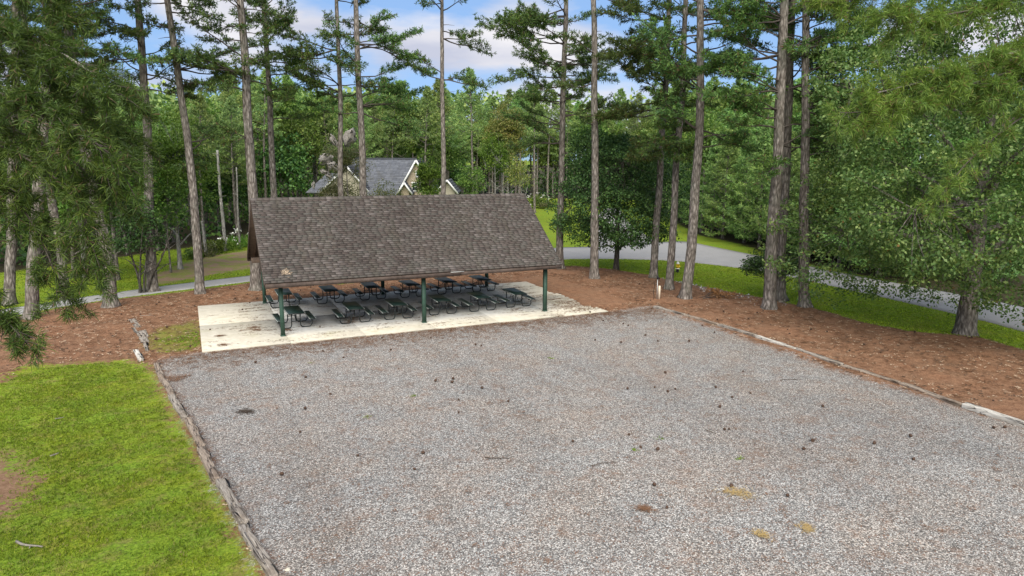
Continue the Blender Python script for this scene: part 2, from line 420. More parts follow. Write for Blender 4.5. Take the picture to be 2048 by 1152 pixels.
# ------------------------------------------------------------------ ground sheets
def build_ground():
    def axis(lo, a, b, hi, st, far):
        mid = np.arange(a, b, st)
        o1 = np.arange(b, hi, 0.7); f = hi + np.cumsum(1.5 * 1.35 ** np.arange(far))
        o0 = np.arange(a - 0.7, lo, -0.7)[::-1]; f0 = (lo - np.cumsum(1.5 * 1.35 ** np.arange(far)))[::-1]
        return np.concatenate([f0, o0, mid, o1, f])
    xs = axis(-34, -12, 29, 62, 0.21, 22); ys = axis(-34, -27, 16, 70, 0.21, 22)
    X, Y = np.meshgrid(xs, ys)
    P = np.stack([X, Y], -1)
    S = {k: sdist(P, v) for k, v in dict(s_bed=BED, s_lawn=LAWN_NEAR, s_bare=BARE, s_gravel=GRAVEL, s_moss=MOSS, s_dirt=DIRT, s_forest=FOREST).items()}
    Z = gz(X, Y, S['s_bed'])
    P3 = np.stack([X, Y, 0 * X], -1)
    near = (np.abs(X - 8) < 40) & (np.abs(Y) < 45)
    Z = Z + near * 0.018 * wob(P3, 1.1) + near * 0.008 * wob(P3, 4.7, 2)
    # straw mounding up round the beds, off the slab
    cx = np.clip(X, SLAB[0], SLAB[2]); cy = np.clip(Y, SLAB[1], SLAB[3]); ds = np.hypot(X - cx, Y - cy)
    straw = (S['s_bed'] > 0) & (S['s_gravel'] < 0) & (S['s_lawn'] < 0)
    Z = Z + straw * 0.05 * sstep(0.3, 3, ds) * (1 + wob(P3, 0.7, 5))
    # straw drift lying over the right end of the slab
    dr = sstep(0.0, 1.0, (X - 15.75 + 0.45 * wob(P3, 1.3, 1) + 0.3 * wob(P3, 5.0, 3) - 0.055 * (Y - 1.5)) * (Y > -0.1 + 0.5 * wob(P3, 2, 4)) * (Y < 10) * (X < 19))
    Z = np.where(dr > 0.02, np.maximum(Z, -0.03 + 0.055 * np.minimum(dr * 3, 1)), Z)
    inside = (X > SLAB[0] + 0.1) & (X < SLAB[2] - 0.1) & (Y > SLAB[1] + 0.1) & (Y < SLAB[3] - 0.1)
    Z = np.where(inside & (dr <= 0.02), -0.12, Z)
    cls = np.ones(X.shape, int)                                       # 1 lawn
    cls = np.where(S['s_bed'] > 0, 2, cls)                             # 2 straw
    cls = np.where(S['s_lawn'] > 0, 1, cls)
    cls = np.where(S['s_gravel'] + 0.3 * wob(P3, 1.5) > 0, 3, cls)
    cls = np.where((S['s_bare'] > 0) | (S['s_dirt'] > 0), 4, cls)
    cls = np.where(S['s_forest'] > 0, 5, cls)
    ny, nx = X.shape
    idx = np.arange(ny * nx).reshape(ny, nx)
    q = np.stack([idx[:-1, :-1], idx[:-1, 1:], idx[1:, 1:], idx[1:, :-1]], -1).reshape(-1, 4)
    qc = cls[:-1, :-1].ravel()
    V = np.stack([X, Y, Z], -1).reshape(-1, 3)
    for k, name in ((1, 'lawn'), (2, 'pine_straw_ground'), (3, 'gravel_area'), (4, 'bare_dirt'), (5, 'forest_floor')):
        f = q[qc == k]; u, inv = np.unique(f, return_inverse=True)
        g = Geo(); g.add(V[u], inv.reshape(-1, 4))
        o = g.build(name, MAT['ground'], smooth=True)
        for an, a in S.items():
            at = o.data.attributes.new(an, 'FLOAT', 'POINT')
            at.data.foreach_set('value', np.clip(a.reshape(-1)[u], -30, 30).astype(np.float32))
        tag(o, kind='structure')
build_ground()

# roads
m = M('asphalt')
an = m.noise(70, 3, 0.7); ab = m.noise(0.7, 4)
cc = m.mix(m.ramp(an, [(0.3, 0.0), (0.7, 1.0)]), (0.22, 0.215, 0.21), (0.35, 0.345, 0.335))
cc = m.mix(m.ramp(ab, [(0.35, 0.0), (0.7, 0.35)]), cc, (0.36, 0.355, 0.35))
MAT['asphalt'] = m.set(cc, 0.9, bump=an, bstr=0.2, bdist=0.01, spec=0.2)

def strip(name, A, B, n=120, cols=8, dz=0.035, mat='asphalt'):
    def res(P):
        P = np.asarray(P, float); s = np.concatenate([[0], np.cumsum(np.linalg.norm(np.diff(P, axis=0), axis=1))])
        t = np.linspace(0, s[-1], n)
        r = np.stack([np.interp(t, s, P[:, 0]), np.interp(t, s, P[:, 1])], -1)
        k = np.ones(9) / 9
        for _ in range(2):
            pad = np.vstack([np.repeat(r[:1], 4, 0), r, np.repeat(r[-1:], 4, 0)])
            r = np.stack([np.convolve(pad[:, i], k, 'valid') for i in range(2)], -1)
        return r
    a, b = res(A), res(B)
    t = np.linspace(0, 1, cols)[None, :, None]
    P = a[:, None] * (1 - t) + b[:, None] * t
    z = gz(P[..., 0], P[..., 1]) + dz
    V = np.concatenate([P, z[..., None]], -1)
    V = np.concatenate([V, V[:, :1] - [0, 0, 0.3], V[:, -1:] - [0, 0, 0.3]], 1)
    order = [cols] + list(range(cols)) + [cols + 1]
    V = V[:, order]
    c = cols + 2; i = np.arange(n - 1)[:, None] * c; j = np.arange(c - 1)[None, :]
    q = np.stack([i + j, i + j + 1, i + c + j + 1, i + c + j], -1).reshape(-1, 4)
    g = Geo(); g.add(V.reshape(-1, 3), q)
    return tag(g.build(name, MAT[mat], smooth=False), kind='structure')

# the road: from off frame left, behind the pavilion, bending round to the right of the oak
near = [(-19.18, 3.31), (-15.63, 6.79), (-12.46, 9.57), (-8.87, 12.69), (-5.90, 13.85), (-0.13, 16.10)] + [(8.0, 17.6), (16.0, 18.6)] + [(25.31, 19.97), (29.55, 18.19), (33.67, 15.46), (35.79, 10.01), (36.29, 6.32), (35.39, -4.19), (34.27, -11.88), (29.50, -20.62)]
far = [(-20.97, 7.72), (-16.56, 10.06), (-12.86, 11.68), (-9.75, 14.02), (-7.31, 15.33), (-3.56, 17.16), (0.05, 18.42)] + [(8.0, 21.4), (16.0, 23.2)] + [(29.37, 27.38), (33.21, 25.35), (44.09, 27.36), (43.21, 23.86), (42.17, 13.90), (40.95, 4.08), (40.64, -8.24), (35.96, -18.08)]
strip('road', near, far, n=220)
strip('driveway', [(39.81, 25.09), (42.97, 33.00), (48.49, 43.92), (56.99, 58.36), (66.64, 74.19)], [(31.62, 24.58), (37.75, 35.14), (43.90, 45.76), (53.26, 59.82), (64.28, 75.08)], n=60, dz=0.045)

# ------------------------------------------------------------------ concrete slab in panels
m = M('concrete')
cn = m.noise(3.0, 6, 0.6); cf = m.noise(45, 3); cb = m.noise(0.35, 4)
cc = m.mix(m.ramp(cn, [(0.3, 0.0), (0.7, 1.0)]), (0.45, 0.415, 0.33), (0.58, 0.54, 0.445))
cc = m.mix(m.ramp(cf, [(0.3, 0.35), (0.5, 0.0)]), cc, (0.44, 0.40, 0.32))
# weathered grey under the roof, colour lightened to offset the roof's shade
sx = m.node('ShaderNodeSeparateXYZ'); m.link(m.geo.outputs['Position'], sx.inputs[0])
worn_lift_x = m.math('MULTIPLY', m.math('SUBTRACT', 1.0, m.math('ABSOLUTE', m.math('DIVIDE', m.math('SUBTRACT', sx.outputs[0], 6.9), 8.1), None), clamp=True), 4.0, clamp=True)
worn_lift_y = m.math('MULTIPLY', m.math('SUBTRACT', 1.0, m.math('ABSOLUTE', m.math('DIVIDE', m.math('SUBTRACT', sx.outputs[1], 4.6), 5.1), None), clamp=True), 4.0, clamp=True)
u3 = m.math('MULTIPLY', m.math('MULTIPLY', worn_lift_x, worn_lift_y), m.ramp(m.noise(0.8, 5, 0.65), [(0.28, 0.55), (0.6, 1.0)]))
cc = m.mix(u3, cc, m.mix(m.ramp(cn, [(0.3, 0.0), (0.7, 1.0)]), (0.44, 0.44, 0.42), (0.60, 0.60, 0.57)))
blot = m.noise(1.5, 6, 0.75, m.pos((0.55, 1.5, 1)))
cc = m.mix(m.ramp(blot, [(0.61, 0.0), (0.69, 0.6)]), cc, (0.12, 0.11, 0.085))
moss = m.noise(0.7, 4, 0.6)
cc = m.mix(m.ramp(moss, [(0.55, 0.0), (0.72, 0.35)]), cc, (0.33, 0.32, 0.16))
MAT['concrete'] = m.set(cc, 0.85, bump=cf, bstr=0.15, bdist=0.005, spec=0.25)
slab = empty('concrete_slab', (0, 0, 0)); tag(slab, kind='structure')
gx = [SLAB[0], 0.15, 3.45, 6.80, 10.1, 13.45, SLAB[2]]; gy = [SLAB[1], 0.12, 4.0, SLAB[3]]
gy = [SLAB[1], 3.65, SLAB[3]]
for i in range(len(gx) - 1):
    for j in range(len(gy) - 1):
        g = Geo(); e = 0.006
        x0, x1, y0, y1 = gx[i] + e, gx[i + 1] - e, gy[j] + e, gy[j + 1] - e
        g.box((x0, y0, -0.16), (x1, y1, -0.008)); b = 0.008
        v = [(x0, y0, -0.008), (x1, y0, -0.008), (x1, y1, -0.008), (x0, y1, -0.008), (x0 + b, y0 + b, 0), (x1 - b, y0 + b, 0), (x1 - b, y1 - b, 0), (x0 + b, y1 - b, 0)]
        g.Q[-1] = g.Q[-1][[0, 2, 3, 4, 5]]
        g.add(v, [(0, 1, 5, 4), (1, 2, 6, 5), (2, 3, 7, 6), (3, 0, 4, 7), (4, 5, 6, 7)])
        tag(g.build('slab_panel', MAT['concrete'], slab), kind='structure')

# ------------------------------------------------------------------ pavilion
MAT['shingle_edge_shade'] = simple('shingle_cut_edge_shade', (0.030, 0.025, 0.022), 0.95, 0.2, 20)  # black asphalt cut edge, doubling as the painted shadow line of each course
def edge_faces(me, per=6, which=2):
    me.materials.append(MAT['shingle_edge_shade'])
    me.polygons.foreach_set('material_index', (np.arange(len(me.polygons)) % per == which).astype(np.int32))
def shingle_mat(name, cols, tint, big=0.35):
    m = M(name)
    r = m.rand()
    c = m.ramp(r, cols)
    gr = m.noise(60, 3, 0.8)
    c = m.mix(m.ramp(gr, [(0.35, 0.35), (0.5, 0.0)]), c, (0.03, 0.025, 0.022))
    st = m.noise(big, 5, 0.65, m.pos((1.6, 0.5, 0.5)))
    c = m.mix(m.ramp(st, [(0.42, 0.0), (0.66, 0.55)]), c, m.mix(1.0, c, tint, 'MULTIPLY'))
    st2 = m.noise(0.9, 6, 0.75, m.pos((2.2, 0.35, 0.35)))
    c = m.mix(m.ramp(st2, [(0.50, 0.0), (0.70, 0.45)]), c, (0.07, 0.065, 0.045))
    return m.set(c, 0.95, bump=gr, bstr=0.25, bdist=0.006, spec=0.15)
MAT['shingle'] = shingle_mat('brown_shingles', [(0.0, (0.064, 0.054, 0.049)), (0.2, (0.082, 0.066, 0.059)), (0.4, (0.086, 0.080, 0.070)), (0.6, (0.098, 0.081, 0.073)), (0.8, (0.092, 0.086, 0.076)), (0.92, (0.118, 0.102, 0.094)), (1.0, (0.145, 0.127, 0.117))], (0.68, 0.66, 0.66))
MAT['shingle_grey'] = shingle_mat('grey_shingles', [(0.0, (0.10, 0.108, 0.125)), (0.5, (0.12, 0.129, 0.148)), (1.0, (0.145, 0.155, 0.175))], (0.8, 0.8, 0.8))
MAT['brown_wood'] = simple('dark_brown_wood', (0.11, 0.078, 0.058), 0.8, 0.3, 5)
MAT['fascia'] = simple('weathered_fascia', (0.075, 0.055, 0.045), 0.85, 0.35, 4)
MAT['green_post'] = simple('green_post_paint', (0.032, 0.070, 0.050), 0.6, 0.25, 5)
MAT['metal_flash'] = simple('grey_flashing', (0.45, 0.45, 0.43), 0.5, 0.1)

pav = empty('picnic_pavilion', (0, 0, 0), 0, 'open picnic pavilion with steep brown shingle roof on dark green posts', 'pavilion')
XA, XB, YF, YR, YB, ZE, ZR = -0.71, 13.96, -0.61, 4.005, 8.62, 2.54, 5.975
SL = math.hypot(YR - YF, ZR - ZE); cs_, sn_ = (YR - YF) / SL, (ZR - ZE) / SL
for k in range(3):
    for (y, n_) in ((0.0, 0), (8.01, 1)):
        g = Geo(); x = 6.653 * k; w = 0.088
        g.box((x - w, y - w, 0.0), (x + w, y + w, 2.28))
        p = g.build('post', MAT['green_post'], pav)
        g = Geo(); g.box((x - w - 0.02, y - w - 0.02, 0.0), (x + w + 0.02, y + w + 0.02, 0.05)); g.build('post_base', MAT['green_post'], p)
for y in (0.0, 8.01):
    g = Geo(); g.box((XA + 0.15, y - 0.07, 2.28), (XB - 0.15, y + 0.07, 2.58)); g.build('beam', MAT['brown_wood'], pav)
# roof slopes: deck, fascia, rake boards, rafters
def slope_pt(side, x, s, h=0.0):
    """point on a roof slope: s metres up from the eave, h metres out of the surface"""
    y = YF + s * cs_ - h * sn_; z = ZE + s * sn_ + h * cs_
    if side: y = 2 * YR - y
    return (x, y, z)
def slab_on(g, side, x0, x1, s0, s1, h0, h1, t1=None):
    t1 = h1 if t1 is None else t1
    v = [slope_pt(side, x0, s0, h0), slope_pt(side, x1, s0, h0), slope_pt(side, x1, s1, h0), slope_pt(side, x0, s1, h0),
         slope_pt(side, x0, s0, h1), slope_pt(side, x1, s0, h1), slope_pt(side, x1, s1, t1), slope_pt(side, x0, s1, t1)]
    q = [(0, 3, 2, 1), (4, 5, 6, 7), (0, 1, 5, 4), (1, 2, 6, 5), (2, 3, 7, 6), (3, 0, 4, 7)]
    if side: q = [tuple(reversed(f)) for f in q]
    g.add(v, q)
for side in (0, 1):
    g = Geo(); slab_on(g, side, XA + 0.02, XB - 0.02, 0.03, SL - 0.02, -0.055, -0.022); g.build('roof_deck', MAT['brown_wood'], pav)
    for k in range(25):
        x = XA + 0.35 + k * (XB - XA - 0.7) / 24
        g = Geo(); slab_on(g, side, x - 0.02, x + 0.02, 0.06, SL - 0.12, -0.20, -0.057); g.build('rafter', MAT['brown_wood'], pav)
    for x0, x1 in ((XA - 0.025, XA + 0.018), (XB - 0.018, XB + 0.025)):
        g = Geo(); slab_on(g, side, x0, x1, 0.0, SL - 0.015, -0.23, -0.012); g.build('rake_board', MAT['fascia'], pav)
    yy = (YF - 0.005, YF + 0.035) if not side else (2 * YR - YF - 0.035, 2 * YR - YF + 0.005)
    cut = 0.62 * (XB - XA) + XA
    g = Geo(); g.box((XA + 0.02, yy[0], ZE - 0.225), (cut - 0.012, yy[1], ZE - 0.035)); g.build('fascia', MAT['fascia'], pav)
    g = Geo(); g.box((cut + 0.012, yy[0] + 0.012, ZE - 0.205), (XB - 0.02, yy[1] + 0.012, ZE - 0.035)); g.build('fascia', MAT['fascia'], pav)
    if not side:
        g = Geo(); slab_on(g, 0, cut - 0.55, cut + 0.15, -0.03, -0.001, -0.03, -0.012); g.build('drip_flashing', MAT['metal_flash'], pav)
# gable trusses
for x in (0.0, 3.33, 6.65, 9.98, 13.3):
    g = Geo(); g.box((x - 0.02, 0.08, 2.585), (x + 0.02, 7.93, 2.72)); g.box((x - 0.021, 2.35, 4.15), (x + 0.021, 5.66, 4.28)); g.box((x - 0.019, YR - 0.045, 2.722), (x + 0.019, YR + 0.045, 5.7))
    g.build('truss', MAT['brown_wood'], pav)
for x in (-0.03, 13.33):   # boarded gable ends
    gp = Geo(); gp.box((x - 0.012, 2.6, 2.75), (x + 0.012, 2.62, 2.77))
    nb = 34
    root = None
    for k in range(nb):
        y0 = 0.35 + k * (2 * (YR - 0.35)) / nb; y1 = y0 + (2 * (YR - 0.35)) / nb - 0.012
        zt = lambda y: ZE + (min(y, 2 * YR - y) - YF) * sn_ / cs_ - 0.30
        g = Geo(); v = [(x - .011, y0, 2.73), (x + .011, y0, 2.73), (x + .011, y1, 2.73), (x - .011, y1, 2.73), (x - .011, y0, zt(y0)), (x + .011, y0, zt(y0)), (x + .011, y1, zt(y1)), (x - .011, y1, zt(y1))]
        g.add(v, [(0, 3, 2, 1), (4, 5, 6, 7), (0, 1, 5, 4), (1, 2, 6, 5), (2, 3, 7, 6), (3, 0, 4, 7)])
        g.build('gable_board', MAT['brown_wood'], pav)
# shingles: overlapping tabs in courses, the 300 nearest ones as parts of their own
E_, TW = 0.1435, 0.306
rs = np.random.default_rng(3)
tabs = []
ncourse = int(SL / E_)
variants = []
for k in range(6):
    h = 0.013 + 0.001 * k; w = TW * (0.80 + 0.09 * k)
    g = Geo(); v = []
    for (xx, ss, hh) in ((0, -.01, .001), (w, -.01, .001), (w, E_ + .02, -.004), (0, E_ + .02, -.004), (0, -.01, h + .007), (w, -.01, h + .007), (w, E_ + .02, .001), (0, E_ + .02, .001)):
        v.append((xx, ss * cs_ - hh * sn_, ss * sn_ + hh * cs_))
    g.add(v, [(0, 3, 2, 1), (4, 5, 6, 7), (0, 1, 5, 4), (1, 2, 6, 5), (2, 3, 7, 6), (3, 0, 4, 7)])
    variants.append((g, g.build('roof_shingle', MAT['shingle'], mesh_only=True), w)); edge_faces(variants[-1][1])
gj = Geo()
cand = []
for c in range(ncourse):
    off = ((c * 0.38) % 1.0) * TW + rs.uniform(0, .04)
    x = XA - off
    while x < XB - 0.02:
        k = rs.integers(0, 6); w = variants[k][2]
        cand.append((c, x, k, w)); x += w + 0.004
full = [t for t in cand if t[1] >= XA - 0.01 and t[1] + t[3] <= XB + 0.01]
full.sort(key=lambda t: np.linalg.norm(np.array(slope_pt(0, t[1], t[0] * E_)) - CAM))
pick = set((t[0], t[1]) for t in full[:300])
for (c, x, k, w) in cand:
    p0 = slope_pt(0, x, c * E_ + 0.01)
    if (c, x) in pick:
        link_mesh('roof_shingle', variants[k][1], pav, p0)
    else:
        a, b = max(x, XA - 0.02), min(x + w, XB + 0.02)
        if b - a < 0.02: continue
        v = variants[k][0].V[0].copy(); v[:, 0] = a - x + v[:, 0] / w * (b - a); gj.add(v + np.array(p0), variants[k][0].Q[0])
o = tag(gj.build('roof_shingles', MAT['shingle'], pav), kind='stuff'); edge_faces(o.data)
gj = Geo()
for c in range(ncourse):
    x = XA - rs.uniform(0, TW)
    while x < XB:
        a, b = max(x, XA - 0.02), min(x + TW * 0.97, XB + 0.02)
        if b - a > 0.02: slab_on(gj, 1, a, b, c * E_, c * E_ + E_ + 0.02, -0.003, 0.017, 0.0)
        x += TW
tag(gj.build('roof_shingles', MAT['shingle'], pav), kind='stuff')
for k in range(49):     # ridge caps
    x = XA - 0.02 + k * 0.3; x1 = min(x + 0.33, XB + 0.02)
    g = Geo(); h0, h1 = 0.012 + 0.014, 0.022
    z = ZR + 0.012; d = 0.16
    v = []
    for (xx, hh) in ((x, 0.030), (x1, 0.016)):
        for (y, zz) in ((-d, -d * sn_ / cs_), (0, 0), (d, -d * sn_ / cs_)):
            v += [(xx, YR + y, z + zz + hh), (xx, YR + y, z + zz + hh - 0.014)]
    g.add(v, [(0, 2, 8, 6), (2, 4, 10, 8), (1, 7, 9, 3), (3, 9, 11, 5), (0, 1, 3, 2), (2, 3, 5, 4), (6, 8, 9, 7), (8, 10, 11, 9), (0, 6, 7, 1), (4, 5, 11, 10)])
    g.build('ridge_cap', MAT['shingle'], pav)

# ------------------------------------------------------------------ picnic tables
m = M('green_coated_mesh')
pn = m.vor(38, 'Distance', m.pos((1, 0.5, 1)), rnd=0.1)
wn_ = m.noise(3, 4)
cc = m.mix(m.ramp(pn, [(0.25, 0.0), (0.45, 1.0)]), (0.028, 0.072, 0.056), (0.012, 0.022, 0.020))
cc = m.mix(m.ramp(wn_, [(0.5, 0.0), (0.7, 0.5)]), cc, (0.055, 0.06, 0.055))
MAT['table_mesh'] = m.set(cc, 0.42, bump=pn, bstr=0.4, bdist=0.008, spec=0.5)
MAT['table_rim'] = simple('worn_rim_highlight', (0.30, 0.32, 0.30), 0.4, 0.4, 7, spec=0.5)  # worn coating plus a painted edge highlight, both in the pale colour
MAT['tube'] = simple('black_tube', (0.010, 0.014, 0.013), 0.4, 0.3, spec=0.5)
def bench_board(g, gr, cx, w, L, z, t=0.035):
    g.box((cx - w / 2, -L / 2, z - t), (cx + w / 2, L / 2, z))
    e = 0.016
    for (x0, x1, y0, y1) in ((cx - w / 2 - e, cx - w / 2, -L / 2 - e, L / 2 + e), (cx + w / 2, cx + w / 2 + e, -L / 2 - e, L / 2 + e)):
        gr.append(Geo()); gr[-1].box((x0, y0, z - t - .006), (x1, y1, z + .005))
def end_rims(g, cx, w, L, z, t=0.035):
    e = 0.016
    g.append(Geo()); g[-1].box((cx - w / 2, -L / 2 - e, z - t - .006), (cx + w / 2, -L / 2, z + .004)); g.append(Geo()); g[-1].box((cx - w / 2, L / 2, z - t - .006), (cx + w / 2, L / 2 + e, z + .004))
def make_table():
    root = empty('picnic_table', (0, 0, 0), 0)
    L = 1.83
    g, r, e = Geo(), [], []; bench_board(g, r, 0, 0.74, L, 0.765); end_rims(e, 0, 0.74, L, 0.765)
    top = g.build('tabletop', MAT['table_mesh'], root); [q.build('rim', MAT['table_rim'], top) for q in r]; [q.build('end_rim', MAT['tube'], top) for q in e]
    for s in (-1, 1):
        g, r, e = Geo(), [], []; bench_board(g, r, s * 0.74, 0.25, L, 0.455); end_rims(e, s * 0.74, 0.25, L, 0.455)
        b = g.build('bench_seat', MAT['table_mesh'], root); [q.build('rim', MAT['table_rim'], b) for q in r]; [q.build('end_rim', MAT['tube'], b) for q in e]
    for y in (-0.62, 0.62):
        for s in (-1, 1):
            pts = [(0.20, 0.72), (0.20, 0.40), (0.205, 0.18), (0.23, 0.085), (0.29, 0.035), (0.37, 0.027), (0.55, 0.027), (0.64, 0.035), (0.70, 0.085), (0.735, 0.17), (0.74, 0.42)]
            g = Geo(); g.tube([(s * a, y, z) for a, z in pts], 0.028, 8)
            g.build('leg', MAT['tube'], root, smooth=True)
        g = Geo(); g.tube([(-0.36, y, 0.715), (0.36, y, 0.715)], 0.018, 6); g.build('cross_bar', MAT['tube'], root, smooth=True)
        g = Geo(); g.tube([(-0.20, y, 0.33), (0.20, y, 0.33)], 0.02, 6); g.build('cross_bar', MAT['tube'], root, smooth=True)
        for s in (-1, 1): g = Geo(); g.tube([(s * 0.63, y, 0.41), (s * 0.86, y, 0.41)], 0.016, 6); g.build('seat_bracket', MAT['tube'], root, smooth=True)
        g = Geo(); g.tube([(0, y, 0.33), (0, y * 0.22, 0.71)], 0.018, 6); g.build('brace', MAT['tube'], root, smooth=True)
    return root
tb = [  # x, y of the near edge, label
 (0.75, 1.03, 'green picnic table with benches right behind the front left post'),
 (3.55, 0.90, 'dark green picnic table in the front row standing over a heap of reddish straw'),
 (5.74, 0.93, 'front row picnic table just left of the middle front post'),
 (8.10, 1.03, 'front row picnic table just right of the middle front post'),
 (10.30, 1.00, 'fifth picnic table in the front row counted from the left'),
 (12.50, 1.20, 'greyish green picnic table beside the front right post'),
 (0.90, 6.10, 'grey topped picnic table by the rear left post, leftmost of the back row'),
 (3.33, 6.18, 'second picnic table in the back row counted from the left'),
 (5.73, 6.30, 'back row picnic table just left of the middle rear post'),
 (8.00, 6.16, 'back row picnic table half hidden by the middle front post'),
 (10.28, 6.26, 'fifth picnic table in the back row counted from the left'),
 (12.47, 6.14, 'picnic table by the rear right post, rightmost of the back row')]
t0 = make_table()
for i, (x, y, lab) in enumerate(tb):
    o = t0 if i == 0 else copy_tree(t0)
    o.location = (x, y + 0.93, 0.0); o.rotation_euler = (0, 0, math.radians(rs.uniform(-2.2, 2.2)))
    tag(o, lab, 'picnic table', 'picnic tables in two rows under the pavilion')

# ------------------------------------------------------------------ landscape timbers
def timber_mat(name, a, b, c):
    m = M(name)
    vec = m.pos((0.6, 7, 7), obj=True)
    n = m.noise(6, 6, 0.7, vec); n2 = m.noise(1.6, 4, 0.6, m.pos(obj=True))
    cc = m.ramp(n, [(0.30, a), (0.5, b), (0.7, c)])
    cc = m.mix(m.ramp(n2, [(0.45, 0.0), (0.7, 0.6)]), cc, m.mix(1.0, cc, (0.62, 0.55, 0.48), 'MULTIPLY'))
    cr = m.noise(1.1, 3, 0.5, m.pos((0.5, 6.5, 3), obj=True), dist=1.2)
    line = m.ramp(m.math('ABSOLUTE', m.math('SUBTRACT', cr, 0.5), None), [(0.0, 1.0), (0.018, 0.0)])
    cc = m.mix(line, cc, (0.03, 0.022, 0.018))
    return m.set(cc, 0.92, bump=m.math('SUBTRACT', n, m.math('MULTIPLY', line, 1.5)), bstr=0.7, bdist=0.02, spec=0.15)
MAT['timber'] = timber_mat('weathered_timber', (0.11, 0.08, 0.06), (0.29, 0.235, 0.185), (0.46, 0.39, 0.32))
MAT['timber_grey'] = timber_mat('silvered_timber', (0.13, 0.11, 0.09), (0.30, 0.265, 0.225), (0.46, 0.42, 0.365))
MAT['timber_pale'] = timber_mat('pale_timber', (0.34, 0.31, 0.27), (0.55, 0.52, 0.46), (0.70, 0.67, 0.60))
def timber(name, a, b, w, h, z, mat, label, group, seed, worn=1.0, cat='landscape timber'):
    a, b = np.array(a, float), np.array(b, float); L = np.linalg.norm(b - a)
    r = np.random.default_rng(seed); nx, nc = 56, 17
    prof = [(-.5, 0), (-.5, .35), (-.5, .75), (-.47, .95), (-.40, 1), (-.28, 1), (-.14, 1), (-.06, 1), (0.0, 1), (.06, 1), (.14, 1), (.28, 1), (.40, 1), (.47, .95), (.5, .75), (.5, .35), (.5, 0)]
    X = np.linspace(-L / 2, L / 2, nx); P = np.array(prof)
    V = np.zeros((nx, nc, 3)); V[..., 0] = X[:, None]; V[..., 1] = P[None, :, 0] * w; V[..., 2] = P[None, :, 1] * h
    Nn = wob(V * [1, 3, 3], 2.0, seed * 1.3); V[..., 1] += Nn * 0.010 * worn; V[..., 2] += (wob(V, 3.1, seed) * 0.012 + wob(V * [0.7, 1, 1], 0.9, seed + 3) * 0.012) * worn * (P[None, :, 1] > 0.5)
    # a wandering check along the top
    cy = 0.06 * np.sin(X * 1.9 + seed) + 0.025 * np.sin(X * 6.1 + 2 * seed)
    depth = 0.035 * worn * np.clip(np.sin(X * 1.3 + seed * 2) + 0.35, 0, 1)
    V[:, 8, 1] = cy; V[:, 7, 1] = cy - 0.012 - 0.01 * (depth > 0); V[:, 9, 1] = cy + 0.012 + 0.006 * (depth > 0)
    V[:, 6, 1] = cy - 0.06; V[:, 10, 1] = cy + 0.06
    V[:, 8, 2] -= depth
    for e, k in ((0, 1), (-1, -1)):  # rotted, uneven ends
        V[e, :, 0] += k * (0.015 + 0.02 * r.random(nc)); V[e, 4:13, 2] -= 0.012
    Vf = V.reshape(-1, 3); i = np.arange(nx - 1)[:, None] * nc; j = np.arange(nc - 1)[None, :]
    q = np.stack([i + j, i + nc + j, i + nc + j + 1, i + j + 1], -1).reshape(-1, 4)[:, ::-1]
    tr = []
    c0 = len(Vf); Vf = np.vstack([Vf, [[X[0] + .01, 0, h * .5], [X[-1] - .01, 0, h * .5]]])
    for jj in range(nc - 1): tr += [(c0, jj, jj + 1), (c0 + 1, (nx - 1) * nc + jj + 1, (nx - 1) * nc + jj)]
    g = Geo(); g.add(Vf, q[:, ::-1], tr)
    o = g.build(name, MAT[mat], None)
    d = (b - a) / L; c = (a + b) / 2
    o.location = (c[0], c[1], z); o.rotation_euler = (r.uniform(-.03, .03), r.uniform(-.008, .008), math.atan2(d[1], d[0]))
    return tag(o, label, cat, group)
LT = [(-5.04, -2.40), (-4.75, -5.11), (-4.44, -7.10), (-4.02, -9.53), (-3.64, -12.18), (-3.31, -14.57), (-2.90, -17.08), (-2.46, -19.46)] + [(-2.05, -21.8)]
llab = ['short half buried timber at the far end of the left edging, nearest the pavilion slab', 'low worn timber in the left edging beside the brown straw patch in the gravel',
        'light timber with splits in the left edging, proud of the half buried ones behind it', 'narrow cracked timber in the middle of the left edging between lawn and gravel',
        'timber with a dark knot at its near end, left edging beside the lawn', 'long timber split by a black crack, second from the front in the left edging',
        'thick split timber in the front left foreground between grass and gravel', 'timber at the bottom edge of the picture in the left edging']
for k in range(8):
    a, b = np.array(LT[k]), np.array(LT[k + 1]); d = norm(b - a); sh = np.array([d[1], -d[0]]) * 0.03 * (-1) ** k
    timber('landscape_timber', a + d * 0.012 + sh, b - d * 0.012 + sh, 0.205, 0.18, (-0.14 if k < 2 else -0.10) + 0.012 * (k % 3), 'timber_grey' if k in (2, 5, 6) else 'timber', llab[k], 'weathered timbers edging the left side of the gravel', 11 + k)
RT_ = np.array([(19.29, -1.42), (19.45, -3.83), (19.56, -6.55), (19.65, -9.18), (19.58, -10.80), (19.41, -12.34), (19.41, -14.15), (19.51, -15.67), (19.23, -17.95), (19.21, -20.44), (19.19, -22.79)])
s_ = np.concatenate([[0], np.cumsum(np.linalg.norm(np.diff(RT_, axis=0), axis=1))]); ends = list(np.arange(0, s_[-1] - 1, 2.45)) + [s_[-1]]
rlab = ['pale timber at the far end of the right edging beside the wooden tap post', 'timber with a black rotten side in the right edging, second from the far end', 'third timber from the far end of the right edging beside brown straw',
        'light grey timber in the far half of the right edging, fourth from the far end', 'weathered timber with a rough black underside halfway down the right edging', 'sunken dark timber in the near half of the right edging', 'low dark timber in the right edging just behind the pale new one',
        'clean pale timber in the right foreground edging near the picture edge', 'timber in the right edging at the right edge of the picture', 'timber in the right edging beyond the right picture edge']
